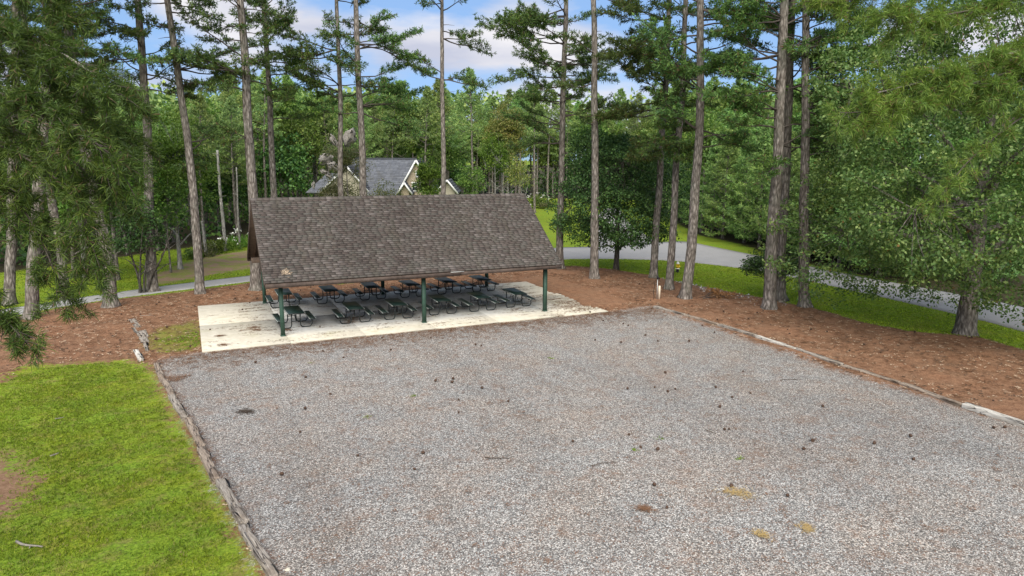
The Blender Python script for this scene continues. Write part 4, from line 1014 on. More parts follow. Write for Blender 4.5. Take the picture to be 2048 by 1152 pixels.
near_pine('pine_tree', [(19.17, -25.56, -0.06), (15.44, -24.66, 6.06), (14.96, -24.44, 9.18), (14.58, -24.26, 11.60), (14.22, -24.10, 13.88)], .26, 6, 'near pine out of frame right whose light green boughs cross the oak', [
  ([(15.29, -24.04, 11.04), (12.74, -23.42, 10.40), (11.98, -23.29, 10.14), (11.01, -23.07, 9.80), (10.13, -22.88, 9.54), (9.25, -22.69, 9.32), (8.51, -22.58, 9.16)], .05, .75, 20, .15),
  ([(14.74, -24.34, 10.55), (12.38, -23.58, 9.92), (11.02, -23.29, 9.54), (9.88, -23.09, 9.18), (8.93, -22.88, 8.88), (8.25, -22.67, 8.75), (7.81, -22.58, 8.81)], .03, .62, 18, .2),
  ([(14.83, -24.38, 9.97), (12.34, -23.78, 9.22), (11.61, -23.67, 8.80), (10.89, -23.56, 8.40), (10.56, -23.52, 8.08), (10.14, -23.43, 7.75), (9.95, -23.35, 7.46), (9.75, -23.36, 7.17)], .03, .45, 9, .35),
  ([(15.14, -23.97, 12.01), (13.14, -23.16, 11.40), (11.76, -22.75, 11.06), (10.75, -22.50, 10.82), (10.03, -22.28, 10.70), (9.30, -22.05, 10.78)], .04, .65, 16, .2),
  ([(14.66, -24.52, 9.45), (12.35, -23.79, 9.80), (11.62, -23.68, 9.58), (11.19, -23.59, 9.38), (10.84, -23.54, 9.18)], .03, .55, 18, .35),
  ([(15.32, -23.72, 13.25), (13.35, -23.04, 12.22), (11.06, -22.21, 11.58), (9.43, -21.67, 11.19), (8.43, -21.33, 11.02)], .04, .6, 12, .2),
  ], 'needle_bright', (.18, .0125, 20), 'limb_pale')

# ------------------------------------------------------------------ oak and the smaller trees and shrubs
ox, oy, _ = (29.46, -11.98, -0.12)
broadleaf('oak_tree', (ox, oy, gzf(ox, oy)), 17.0, 9.4, 1.15, .45, 31, 'great spreading oak with a flared trunk and low skirts of lobed leaves at the right', None, 'oak_leaf', 'bark', ncl=2700, nleaf=42, size=.17, clr=.62, cat='oak tree', split=2.6, limbs=16, open_=.34, flat=.5, boxy=True)
broadleaf('shade_tree', (*(24.91, 11.03, -0.10)[:2], -0.15), 10.6, 5.5, 1.7, .21, 32, 'dark rounded shade tree with a low fork standing in straw by the road', None, 'dark_leaf', 'bark_dark', ncl=1250, nleaf=34, size=.18, clr=.60, split=1.5, limbs=9, open_=.45, boxy=True)
broadleaf('small_tree', (*(-6.32, 14.38, -0.06)[:2], -0.06), 6.0, 1.75, 1.0, .08, 33, 'small many stemmed leafy tree at the foot of the dark trunked pine', None, 'dark_leaf', 'bark_dark', ncl=150, nleaf=26, size=.17, clr=.42, stems=4, limbs=5, split=1.0)
broadleaf('shrub', (*(27.72, -1.45, -0.10)[:2], -0.1), 2.9, 2.15, .8, .05, 34, 'spreading multi stemmed dark shrub between the stout pines right of the hydrant', None, 'dark_leaf', 'bark_dark', ncl=210, nleaf=28, size=.14, clr=.32, stems=6, limbs=4, cat='shrub', split=.5)
broadleaf('broadleaf_tree', (*(-4.29, 23.67, -0.06)[:2], -0.06), 12.0, 3.0, 2.6, .16, 35, 'bright green broadleaf tree beyond the road left of the pavilion', None, 'leaf_bright', 'bark_pale', ncl=300, nleaf=34, size=.2, clr=.62)
broadleaf('broadleaf_tree', (*(-4.90, 22.18, -0.06)[:2], -0.06), 7.5, 1.7, 2.0, .07, 36, 'slim leafy sapling just left of the bright broadleaf tree beyond the road', None, 'leaf', 'bark', ncl=110, nleaf=26, size=.17, clr=.45)
broadleaf('broadleaf_tree', (*(-8.06, 20.13, -0.06)[:2], -0.06), 11.5, 3.4, 1.4, .16, 37, 'full leafy tree beyond the road behind the leaning left pine', None, 'leaf_bright', 'bark', ncl=320, nleaf=34, size=.2, clr=.65)
broadleaf('broadleaf_tree', (*(-10.74, 22.36, -0.06)[:2], -0.06), 10.0, 3.4, 1.2, .16, 38, 'leafy tree at the far left lawn seen between hanging boughs', None, 'leaf', 'bark', ncl=300, nleaf=34, size=.2, clr=.65)
broadleaf('broadleaf_tree', (*(15.00, 25.07, 1.51)[:2], -0.1), 9.2, 1.45, 2.0, .12, 39, 'light green tree standing before the right end of the house roof', None, 'leaf_bright', 'bark', ncl=130, nleaf=34, size=.2, clr=.42, shape=.75)
broadleaf('broadleaf_tree', (*(11.74, 26.57, 1.49)[:2], -0.1), 6.9, 1.6, 2.0, .08, 40, 'sparse little tree before the lower edge of the grey house roof', None, 'leaf_grey', 'bark', ncl=80, nleaf=18, size=.15, clr=.45)
broadleaf('broadleaf_tree', (*(26.87, 46.03, -1.03)[:2], -0.1), 8.0, 2.0, 1.0, .1, 47, 'dull green tree right of the house behind the lone slim pine', None, 'leaf', 'bark', ncl=140, nleaf=28, size=.2, clr=.5)
broadleaf('birch_tree', (*(34.16, 51.48, -0.55)[:2], -0.1), 15.6, 3.1, 6.0, .15, 41, 'yellowing tree with pale leaning stems beyond the right end of the roof', None, 'leaf_autumn', 'bark_pale', ncl=330, nleaf=30, size=.24, clr=.6, stems=2, limbs=8, split=3)
broadleaf('birch_tree', (*(33.88, 47.21, -0.18)[:2], -0.1), 8.5, 1.8, 3.5, .09, 42, 'low orange tinged tree right of the yellowing pale stemmed one', None, 'leaf_autumn', 'bark_pale', ncl=90, nleaf=22, size=.2, clr=.5, stems=3, limbs=4)
broadleaf('broadleaf_tree', (*(32.06, 50.25, -0.38)[:2], -0.1), 12.0, 2.2, 4.2, .12, 43, 'slim green tree with a white trunk left of the yellowing tree', None, 'leaf_bright', 'bark_pale', ncl=170, nleaf=32, size=.22, clr=.5)
broadleaf('broadleaf_tree', (*(8.62, 32.41, 1.04)[:2], -0.1), 7.0, 1.9, 2.0, .09, 61, 'thin leafed tree screening the left gable of the house', None, 'leaf_grey', 'bark', ncl=130, nleaf=24, size=.16, clr=.45)
broadleaf('broadleaf_tree', (*(10.70, 33.65, 0.84)[:2], -0.1), 6.6, 1.5, 2.0, .08, 62, 'small twiggy tree between the two trunks before the house', None, 'leaf_grey', 'bark', ncl=70, nleaf=18, size=.15, clr=.4)
web = broadleaf('tree_with_webs', (*(9.11, 28.88, 1.37)[:2], -0.1), 11.0, 2.4, 4.2, .12, 44, 'thin sparse tree hung with grey caterpillar webs left of the house ridge', None, 'leaf_grey', 'bark', ncl=150, nleaf=20, size=.16, clr=.5, limbs=10)
wx, wy = (9.11, 28.88, 1.37)[:2]
for k, (p, sx_, sz_, an_) in enumerate((((9.07, 27.25, 9.61), .55, .75, -.6), ((7.99, 28.08, 9.29), .22, .55, .5), ((7.26, 28.19, 7.86), .55, .40, .5), ((7.78, 27.84, 7.24), .45, .30, -.5), ((7.14, 28.25, 6.75), .45, .16, -.4), ((7.35, 27.93, 6.42), .32, .12, -.6), ((6.29, 29.08, 5.69), .16, .28, 0))):
    r = np.random.default_rng(200 + k); g = Geo(); th = np.linspace(0, math.pi, 11); ph = np.arange(16) * 2 * math.pi / 16
    T, Pp = np.meshgrid(th, ph, indexing='ij'); V = np.stack([np.sin(T) * np.cos(Pp), np.sin(T) * np.sin(Pp) * .6, np.cos(T)], -1)
    V = V * (1 + .38 * wob(V * 2.6, 1.0, k * 3 + 1)[..., None] + .12 * r.normal(size=T.shape)[..., None]); V = V * [sx_, sx_, sz_]
    ca, sa = math.cos(an_), math.sin(an_); V = V @ np.array([[ca, 0, sa], [0, 1, 0], [-sa, 0, ca]]); V = V + np.array(p) - np.array([wx, wy, -0.1])
    i = np.arange(10)[:, None] * 16; j = np.arange(16)[None, :]; q = np.stack([i + j, i + 16 + j, i + 16 + (j + 1) % 16, i + (j + 1) % 16], -1).reshape(-1, 4)
    q = q[np.random.default_rng(k).random(len(q)) > .22]
    g.add(V.reshape(-1, 3), q); g.build('web_nest', MAT['web'], web)

def clump_shrub(name, base, R, H, n, leafmat, label, group, seed, size=.13, flowers=0, cat='shrub', nleaf=34):
    r = np.random.default_rng(seed); root = empty(name, base, 0, label, cat, group)
    d = norm(r.normal(size=(n, 3))); d[:, 2] = np.abs(d[:, 2]); C = d * (r.random((n, 1)) ** .4) * np.array([R, R, H * .8]) + [0, 0, H * .12]
    g = Geo()
    for k in range(0, n, 4): g.tube([[0, 0, 0], C[k] * [.5, .5, .6], C[k]], [.025, .015, .006], 3, False)
    g.build('stems', MAT['twig'], root)
    lg = Geo(); leaves(lg, C, nleaf, R * .30, size, r); lg.build('foliage', MAT[leafmat], root)
    if flowers:
        d = norm(r.normal(size=(flowers, 3))); d[:, 2] = np.abs(d[:, 2]); C = d * np.array([R, R, H * .8]) * 1.12 + [0, 0, H * .15]
        f = Geo(); leaves(f, C, 10, .16, .20, r); f.build('flowers', MAT['white_flower'], root)
    return root
clump_shrub('flowering_bush', (*(51.88, 77.77, -0.10)[:2], -0.1), 2.2, 2.2, 60, 'leaf', 'round bush dotted with white flowers at the back of the lawn lane', None, 50, .25, 26)
clump_shrub('shrub', (*(52.31, 74.82, -0.10)[:2], -0.1), 1.4, 0.9, 40, 'leaf_grey', 'low brownish mound plant right of the white flowering bush', None, 51, .2)
for k, (p, R_, H_, mt, lab) in enumerate((((-2.56, 30.52, -0.06), 1.1, 1.3, 'leaf_grey', 'dry brownish plant at the forest edge in the left flower bed'), ((-1.58, 32.16, -0.06), 1.0, 1.5, 'leaf', 'leafy plant beside the pale bare pole at the forest edge'),
      ((-0.57, 33.92, -0.06), 1.2, 1.1, 'leaf_bright', 'pale green low plant right of the bare pole'), ((0.58, 35.77, -0.06), 1.3, 1.5, 'leaf_bright', 'bright plant with white blooms by the left gable of the pavilion'), ((-3.44, 28.97, -0.06), .8, .9, 'leaf', 'small green plant at the left end of the flower bed'))):
    clump_shrub('shrub', (p[0], p[1], -0.06), R_, H_, 36, mt, lab, 'plants in the bed at the forest edge', 52 + k, .16, 8 if k in (3, 2) else 0)
# bare poles and snags
def snag(pth, r0, lab, seed, mat='bark_pale'):
    base = np.array(pth[0]); g = Geo(); P, rad = trunk_geo(g, np.array(pth) - base - [[0, 0, .1]] * len(pth), r0, r0 * .55, seed=seed, m=24, flare=.1)
    r = np.random.default_rng(seed)
    for k in range(4):
        i = int(r.integers(8, len(P))); a = r.uniform(0, 6.28); g.tube([P[i], P[i] + np.array([math.cos(a), math.sin(a), .2]) * .5], [.02, .008], 4, False)
    o = g.build('dead_tree', MAT[mat], None, smooth=True, loc=base); tag(o, lab, 'dead tree')
snag([(-0.77, 33.26, -0.06), (-0.80, 33.27, 2.63), (-0.84, 33.29, 5.63), (-0.88, 33.31, 8.65)], .16, 'tall bare pale pole of a dead tree at the forest edge left of the pavilion', 1)
snag([(-2.37, 30.44, -0.06), (-2.44, 30.48, 1.68), (-2.50, 30.51, 2.91)], .15, 'short broken pale trunk left of the tall bare pole', 2)
snag([(0.48, 34.24, -0.06), (0.52, 34.22, 3.40), (0.59, 34.19, 7.22)], .09, 'very thin bare stem between the tall pole and the pavilion gable', 3)
snag([(-10.00, 20.96, -0.06), (-9.84, 20.88, 2.92), (-9.77, 20.85, 4.55)], .18, 'pale broken trunk beyond the road at the far left', 4)
# dead boughs heaped by the stout pine
r = np.random.default_rng(9); root = empty('dead_pine_bough', (*(23.66, -0.47, -0.08)[:2], 0), 0, 'heap of reddish brown dead pine boughs beside the stout pine by the tap post', 'fallen branch')
wood = Geo(); cen, dr = [], []
for k in range(7):
    a = r.uniform(-.7, .5); branch(r, wood, cen, dr, np.array([r.uniform(-.5, .2), r.uniform(-.3, .3), .02]), (math.cos(a), math.sin(a), r.uniform(.0, .35)), r.uniform(.9, 1.9), .02, curve=-.1, sub=7, step=.12)
wood.build('branches', MAT['twig'], root); nd = Geo(); tufts(nd, np.vstack(cen), np.vstack(dr), .16, .03, 9, r); nd.build('dead_needles', MAT['dead_needle'], root)

# ------------------------------------------------------------------ the forest: a few kinds of tree, copied as single trees
def template_pine(seed, H, c0, lmax, nb, needle, tuft, power=.8, low=1.0):
    r = np.random.default_rng(seed)
    tg = Geo(); P, rad = trunk_geo(tg, np.array([(0, 0, -.2), (r.normal() * .15, r.normal() * .15, H * .4), (r.normal() * .3, r.normal() * .3, H)]), .19, .04, n=8, seed=seed, m=16)
    wood = Geo(); cen, dr = [], []
    for k in range(nb):
        f = (k + r.random()) / nb; h = c0 + (H - c0) * f ** .95; i = int(np.argmin(np.abs(P[:, 2] - h))); a = k * 2.4 + r.uniform(-.5, .5)
        prof = (1 - f) ** power * min(1, low + f * 3); L = lmax * max(prof, .12) * r.uniform(.65, 1.2)
        branch(r, wood, cen, dr, P[i] * [1, 1, 0] + [0, 0, h], (math.cos(a), math.sin(a), r.uniform(0, .4) + .5 * f), L, .045, curve=r.uniform(0, .2), sub=int(4 + L * 1.3), step=.34, n=3, bare=.2)
    cen.append(np.array([P[-1]])); dr.append(np.array([[0, 0, 1.0]]))
    nd = Geo(); tufts(nd, np.vstack(cen), np.vstack(dr), tuft[0], tuft[1], tuft[2], r)
    tg.V += wood.V; tg.Q += [q + tg.n for q in wood.Q]; tg.T += [q + tg.n for q in wood.T]; tg.n += wood.n
    return tg.build('trunk', MAT['bark'], mesh_only=True, smooth=True), nd.build('crown', MAT[needle], mesh_only=True)
def template_leafy(seed, H, R, zb, leafmat, ncl, size=.3, clr=.8, nleaf=26, bm='bark'):
    o = broadleaf('x', (0, 0, 0), H, R, zb, .17, seed, None, None, leafmat, bm, ncl=ncl, nleaf=nleaf, size=size, clr=clr, limbs=8, split=H * .25)
    ms = [c.data for c in o.children]
    for c in list(o.children): bpy.data.objects.remove(c)
    bpy.data.objects.remove(o)
    return ms[0], ms[1]
TP = [template_pine(301, 18, 8.5, 3.6, 52, 'needle_far', (.42, .085, 9)), template_pine(302, 18, 10.0, 3.2, 42, 'needle_far', (.42, .085, 9)), template_pine(303, 18, 6.5, 3.3, 60, 'needle_far', (.42, .085, 9), .9),
      template_pine(304, 18, 9.5, 4.0, 44, 'needle_soft', (.42, .09, 9))]
TS = [template_pine(311, 14, .6, 4.2, 95, 'needle_soft', (.38, .10, 9), .85), template_pine(312, 14, .4, 3.8, 90, 'needle_soft', (.38, .10, 9), 1.0)]
TL = [template_leafy(321, 12, 3.6, 2.2, 'leaf', 230), template_leafy(322, 13, 3.2, 4.5, 'leaf', 190), template_leafy(323, 9, 3.0, .8, 'undergrowth', 190)]
def plant(pair, x, y, s, rz, name, label, group, cat='tree'):
    root = empty(name, (x, y, gzf(x, y) - .05), rz, label, cat, group); root.scale = (s, s, s * 1.0)
    link_mesh('trunk', pair[0], root); link_mesh('crown', pair[1], root)
    return root
HF = norm(np.array([FWD[0], FWD[1]])); HR = np.array([HF[1], -HF[0]])
def polar(x, y):
    d = np.array([x - CAM[0], y - CAM[1]]); return d @ HF, d @ HR
HOUSE_AT = (14.72, 43.91, -0.34)[:2]
rf = np.random.default_rng(77)
placed = []
def free(x, y, mind):
    return all((x - a) ** 2 + (y - b) ** 2 > mind * mind for a, b in placed)
count = {'p': 0, 's': 0, 'l': 0}
cands = []
for _ in range(26000):
    d = rf.uniform(48, 175); t = rf.uniform(-.80, .80); x = CAM[0] + HF[0] * d + HR[0] * d * t; y = CAM[1] + HF[1] * d + HR[1] * d * t
    cands.append((x, y, d, t))
CA = np.array(cands); sf = sdist(CA[:, :2], FOREST)
order = np.argsort(sf)
total = 0
for i in order:
    x, y, d, t = CA[i]; e = sf[i]
    if e < .8 or e > 48 or total >= 296: continue
    if abs(x - HOUSE_AT[0]) < 13 and abs(y - HOUSE_AT[1]) < 12: continue
    mind = 3.0 if e < 7 else 5.2 if e < 22 else 7.5
    if not free(x, y, mind): continue
    if t > .46 and e > 14: continue
    want = 7.9 + d * (.080 + .012 * math.sin(x * .21) + .010 * math.sin(y * .33 + 1)) * (1.0 if t < .2 else 1.12)
    right = t > .16 and d < 100
    u = rf.random()
    if right and e < 11 and u < .85:
        s = min(1.25, want * rf.uniform(.72, .98) / 14); plant(TS[rf.integers(2)], x, y, s, rf.uniform(0, 6.28), 'young_pine_tree', 'full soft green young pine branching to the ground at the edge of the right woods', 'young pines along the right woods', 'pine tree')
    elif e < 8 and u < (.55 if t > .1 else .30):
        k = rf.integers(3); s = rf.uniform(.75, 1.15) * min(1.3, d / 62); plant(TL[k], x, y, s, rf.uniform(0, 6.28), 'forest_broadleaf_tree', 'green leafy tree in the woods behind the lawns', 'leafy trees in the woods')
    elif u < .86 or e > 20:
        s = want * rf.uniform(.90, 1.12) / 18; plant(TP[rf.integers(4)], x, y, s, rf.uniform(0, 6.28), 'forest_pine_tree', 'tall pine in the woods behind the lawns', 'pines in the woods', 'pine tree')
    else:
        s = rf.uniform(.9, 1.25) * min(1.3, d / 70); plant(TL[rf.integers(2)], x, y, s, rf.uniform(0, 6.28), 'forest_broadleaf_tree', 'green leafy tree in the woods behind the lawns', 'leafy trees in the woods')
    placed.append((x, y)); total += 1
for (p, s, lab) in (((31.41, 56.05, -0.85), 1.22, 'pine with a pale trunk and flat crown just left of the slim white trunked tree'), ((26.57, 61.58, -1.16), 1.10, 'pale trunked pine behind the light green tree at the house'), ((22.92, 65.46, -1.36), 1.05, 'pale trunked pine rising behind the middle of the house ridge'), ((46.47, 67.84, -1.58), 1.2, 'pale straight pine directly above the white flowering bush')):
    o = plant(TP[1], p[0], p[1], s * .9, s * 9, 'pine_tree', lab, 'pale trunked pines at the woods edge', 'pine tree')
    o.children[0].data = o.children[0].data
# undergrowth and the far woods that read as one mass
g = Geo(); n = 2600; m_ = CA[(sf > 1.5) & (sf < 30)][:n]
zz = rf.random(len(m_)) ** 1.4 * 4.6
leaves(g, np.stack([m_[:, 0], m_[:, 1], zz + .1], -1), 14, 1.1, .48, rf)
tag(g.build('undergrowth', MAT['undergrowth'], None), kind='stuff')
g = Geo(); n = 5200; d = rf.uniform(120, 200, n); t = rf.uniform(-.85, .85, n)
X = CAM[0] + HF[0] * d + HR[0] * d * t; Y = CAM[1] + HF[1] * d + HR[1] * d * t
Z = rf.random(n) ** .75 * (7.9 + d * .085)
ok = sdist(np.stack([X, Y], -1), FOREST) > 14
leaves(g, np.stack([X, Y, Z], -1)[ok], 14, 2.6, 1.4, rf, flat=.8)
tag(g.build('far_woods', MAT['needle_far'], None), kind='stuff')

# ------------------------------------------------------------------ the house
MAT['siding'] = simple('cream_siding', (0.30, 0.275, 0.21), 0.8, 0.08, 3)
MAT['tan_wall'] = simple('tan_stone_wall', (0.30, 0.25, 0.18), 0.9, 0.3, 7)
MAT['trim'] = simple('white_trim', (0.62, 0.62, 0.60), 0.6, 0.05)
m = M('window_glass'); MAT['glass'] = m.set((0.03, 0.04, 0.05), 0.08, spec=0.8)
hyaw = math.atan2(HR[1], HR[0])
house = empty('house', (HOUSE_AT[0], HOUSE_AT[1], -0.1), hyaw, 'cream house with steep blue grey shingle roofs and white trim behind the pavilion', 'house')
K = 18.3; U = lambda u: (u - 745) / K; Zv = lambda v: 8.0 - (v - 328.5) / K     # lengths read off at the house's distance
def wall(x0, x1, y0, y1, z1, mat='siding'):
    g = Geo(); g.box((x0, y0, 0), (x1, y1, z1)); g.build('wall', MAT[mat], house)
def roof_quad(a, b, c, d, name='roof', th=.12):
    g = Geo(); A = np.array([a, b, c, d], float); nn = norm(np.cross(A[1] - A[0], A[3] - A[0])); nn = nn if nn[2] > 0 else -nn
    V = np.vstack([A, A - nn * th]); g.add(V, [(0, 1, 2, 3), (7, 6, 5, 4), (0, 4, 5, 1), (1, 5, 6, 2), (2, 6, 7, 3), (3, 7, 4, 0)])
    o = g.build(name, MAT['shingle_grey'], house)
    # shingle courses as raised strips
    st = Geo(); L = np.linalg.norm(A[3] - A[0]); nC = max(2, int(L / .3))
    for k in range(nC):
        f0, f1 = k / nC, (k + .96) / nC
        p = [A[0] + (A[3] - A[0]) * f0, A[1] + (A[2] - A[1]) * f0, A[1] + (A[2] - A[1]) * f1, A[0] + (A[3] - A[0]) * f1]
        nx_ = max(2, int(np.linalg.norm(p[1] - p[0]) / .45)); off = (k % 2) * .5
        for j in range(nx_):
            a0, a1 = j / nx_, (j + .97) / nx_
            q = [p[0] + (p[1] - p[0]) * a0, p[0] + (p[1] - p[0]) * a1, p[3] + (p[2] - p[3]) * a1, p[3] + (p[2] - p[3]) * a0]
            st.add([q[0] + nn * .035, q[1] + nn * .035, q[2] + nn * .008, q[3] + nn * .008, q[0], q[1]], [(0, 1, 2, 3), (4, 5, 1, 0)])
    tag(st.build('shingle_courses', MAT['shingle_grey'], o), kind='stuff')
    return o
def bar(name, a, b, w, d, mat='trim', parent=None):
    a, b = np.array(a, float), np.array(b, float); L = np.linalg.norm(b - a); g = Geo(); x = (b - a) / L; y = np.array([0, 1.0, 0]); z = norm(np.cross(x, y)); y = np.cross(z, x)
    g.box((0, -d / 2, -w / 2), (L, d / 2, w / 2), np.stack([x, y, z], 1), a); return g.build(name, MAT[mat], parent or house)
def gable_front(ul, ur, ua, va, vb, y, wallmat, depth):
    """a gable facing the camera: apex at (ua, va), its roof running back"""
    xl, xr, xa, za, zb = U(ul), U(ur), U(ua), Zv(va), Zv(vb)
    g = Geo(); e = .25; g.add([(xl + e, y, 0), (xr - e, y, 0), (xr - e, y, zb), (xa, y, za - .15), (xl + e, y, zb)], [(0, 1, 2, 4)], [(4, 2, 3)]); g.build('gable_wall', MAT[wallmat], house)
    for (x0, z0, s) in ((xl - .15, zb - .2, 0), (xr + .15, zb - .2, 1)):
        roof_quad((x0, y - .35, z0), (x0, y + depth, z0), (xa, y + depth, za), (xa, y - .35, za))
        bar('barge_board', (x0, y - .40, z0 - .06), (xa, y - .40, za - .06), .17, .08)
    return xl, xr, xa, za, zb
def window(cx, cz, w, h, y):
    g = Geo(); f = .09
    g.box((cx - w / 2, y - .08, cz - h / 2), (cx - w / 2 + f, y, cz + h / 2)); g.box((cx + w / 2 - f, y - .08, cz - h / 2), (cx + w / 2, y, cz + h / 2))
    g.box((cx - w / 2 + f, y - .08, cz - h / 2), (cx + w / 2 - f, y, cz - h / 2 + f)); g.box((cx - w / 2 + f, y - .08, cz + h / 2 - f), (cx + w / 2 - f, y, cz + h / 2)); g.box((cx - w / 2 + f, y - .06, cz - .025), (cx + w / 2 - f, y - .01, cz + .025))
    o = g.build('window', MAT['trim'], house); p = Geo(); p.box((cx - w / 2 + f, y - .03, cz - h / 2 + f), (cx + w / 2 - f, y - .005, cz + h / 2 - f)); p.build('pane', MAT['glass'], o)
wall(U(640), U(905), 2.0, 10.0, 3.2)
roof_quad((U(672), .5, Zv(398)), (U(812), .5, Zv(398)), (U(835), 5.6, Zv(329)), (U(690), 5.6, Zv(329)))       # main front slope
roof_quad((U(846), 11, Zv(398)), (U(672), 11, Zv(398)), (U(690), 5.6, Zv(329)), (U(835), 5.6, Zv(329)))
roof_quad((U(735), -.9, Zv(400)), (U(802), -.9, Zv(400)), (U(816), 1.0, Zv(372)), (U(755), 1.0, Zv(372)))        # porch roof
bar('ridge_trim', (U(690), 5.55, Zv(329) + .06), (U(835), 5.55, Zv(329) + .06), .1, .3, 'shingle_grey')
gable_front(800, 870, 835.5, 330, 392, .2, 'tan_wall', 5.4)
gable_front(803, 828, 815, 373, 392, -1.2, 'tan_wall', 1.4)
gable_front(872, 914, 895, 369, 392, .8, 'siding', 5)
gable_front(646, 742, 699, 342, 392, .0, 'siding', 5.6)
roof_quad((U(612), .6, Zv(396)), (U(662), .6, Zv(396)), (U(676), 4.0, Zv(359)), (U(640), 4.0, Zv(359)))         # hip roof at the left
roof_quad((U(640), 4.0, Zv(359)), (U(676), 4.0, Zv(359)), (U(676), 8.0, Zv(396)), (U(612), 8.0, Zv(396)))
for u in (831, 847): window(U(u), Zv(383), .62, 1.0, .16)
window(U(840), Zv(358), .7, .7, .16)
window(U(826), Zv(420), .8, 1.2, .16); window(U(860), Zv(420), .8, 1.2, .16); window(U(690), Zv(415), .9, 1.3, -.04); window(U(710), Zv(415), .9, 1.3, -.04)

# ------------------------------------------------------------------ grass, stones, litter
rl = np.random.default_rng(99)
def in_poly(n, poly, box, extra=None):
    x = rl.uniform(box[0], box[1], n * 6); y = rl.uniform(box[2], box[3], n * 6); P = np.stack([x, y], -1)
    s = sdist(P, poly); ok = s > 0
    if extra is not None: ok &= extra(P)
    P = P[ok][:n]; return P, s[ok][:n]
MAT['grass_road_lifted'] = foliage_mat('roadside_grass_lifted', (0.12, 0.22, 0.016), (0.25, 0.38, 0.030), (0.38, 0.50, 0.06), 0.4, 0.6, (0.03, (0.30, 0.24, 0.10)), clump=5.0)  # lighter grass, colour raised further to offset shade from oak and pines
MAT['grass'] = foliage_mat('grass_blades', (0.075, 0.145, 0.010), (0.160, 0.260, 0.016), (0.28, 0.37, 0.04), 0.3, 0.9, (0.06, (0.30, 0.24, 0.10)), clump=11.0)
def blades(P, h, w, n, r, zoff=0.0):
    N = len(P); z = gz(P[:, 0], P[:, 1]) + zoff
    c = np.concatenate([P, z[:, None]], 1)[:, None, :] + np.concatenate([r.normal(size=(N, n, 2)) * h * .5, np.zeros((N, n, 1))], -1)
    a = r.uniform(0, 6.28, (N, n)); s = np.stack([np.cos(a), np.sin(a), 0 * a], -1) * w / 2; hh = h * r.uniform(.5, 1.3, (N, n, 1))
    tip = np.concatenate([r.normal(size=(N, n, 2)) * .55, np.ones((N, n, 1))], -1) * hh
    V = np.stack([c - s, c + s, c + tip], 2).reshape(-1, 3); i = np.arange(N * n)[:, None] * 3
    g = Geo(); g.add(V, None, i + np.array([[0, 1, 2]])); return g
def patchy(P, s, k=.12, seed=0):
    p3 = np.concatenate([P, 0 * P[:, :1]], 1); nn = wob(p3, 1.3, seed) * .5 + wob(p3, 3.7, seed + 2) * .35 + wob(p3, 9.0, seed + 5) * .2
    return nn > k
P, s = in_poly(48000, LAWN_NEAR, (-14, -2.2, -24, 2))
bare = sdist(P, BARE); keep = (bare < -.5 + 1.1 * rl.random(len(P)) ** 2) & (rl.random(len(P)) > .8 * patchy(P, s, .40)) & (s > .1 + .9 * np.abs(wob(np.concatenate([P, 0 * P[:, :1]], 1), 2.3, 4)) * rl.random(len(P)) ** .5); P = P[keep]
tag(blades(P, .052, .018, 4, rl).build('grass_blades', MAT['grass'], None), kind='stuff')
def lawn_out(P):
    d, t = (P[:, 0] - CAM[0]) * HF[0] + (P[:, 1] - CAM[1]) * HF[1], None
    return (sdist(P, BED) < -.05) & (sdist(P, FOREST) < 0) & (sdist(P, near + list(reversed(far))) < -.05) & (sdist(P, DIRT) < 0)
x = rl.uniform(20, 42, 90000); y = rl.uniform(-16, 26, 90000); P = np.stack([x, y], -1); P = P[lawn_out(P)][:24000]
tag(blades(P, .065, .05, 3, rl, -.01).build('grass_blades', MAT['grass_road_lifted'], None), kind='stuff')
x = rl.uniform(-26, 6, 50000); y = rl.uniform(8, 42, 50000); P = np.stack([x, y], -1); P = P[lawn_out(P)][:18000]
tag(blades(P, .065, .06, 3, rl, -.01).build('grass_blades', MAT['grass_road_lifted'], None), kind='stuff')
P, s = in_poly(1500, MOSS, (-6, -3, -3, 3)); tag(blades(P[~patchy(P, s, .1)], .04, .025, 4, rl, .02).build('grass_blades', MAT['grass'], None), kind='stuff')

# loose stones standing proud of the gravel
m = M('gravel_stone'); c = m.ramp(m.rand(), [(0, (0.05, 0.049, 0.049)), (.4, (0.18, 0.177, 0.173)), (.72, (0.35, 0.343, 0.33)), (.95, (0.60, 0.588, 0.56))]); MAT['stone'] = m.set(c, .9, spec=.2)
def stones(P, size, r, zoff=0.0):
    N = len(P); z = gz(P[:, 0], P[:, 1]) + zoff
    o = np.array([(1, 0, 0), (0, 1, 0), (-1, 0, 0), (0, -1, 0), (0, 0, .7), (0, 0, -.5)], float)
    a = r.uniform(0, 6.28, N); R = np.stack([np.stack([np.cos(a), -np.sin(a), 0 * a], -1), np.stack([np.sin(a), np.cos(a), 0 * a], -1), np.stack([0 * a, 0 * a, 1 + 0 * a], -1)], 1)
    V = np.einsum('nij,kj->nki', R, o) * (1 + .35 * r.normal(size=(N, 6, 1))) * size * r.uniform(.5, 1.3, (N, 1, 1)) * np.array([1, 1, .8]) + np.concatenate([P, z[:, None]], 1)[:, None, :]
    f = np.array([(0, 1, 4), (1, 2, 4), (2, 3, 4), (3, 0, 4)]); i = np.arange(N)[:, None, None] * 6
    g = Geo(); g.add(V.reshape(-1, 3), None, (i + f[None]).reshape(-1, 3)); return g
d = 11.5 + 21 * rl.random(160000) ** 1.25; t = rl.uniform(-.78, .80, 160000); x = CAM[0] + HF[0] * d + HR[0] * d * t; y = CAM[1] + HF[1] * d + HR[1] * d * t
P = np.stack([x, y], -1); sg = sdist(P, GRAVEL); ok = (sg > .05) & ((sg > .9) | (rl.random(len(P)) < .5)) & ~patchy(P, sg, .47, 3); P = P[ok][:42000]
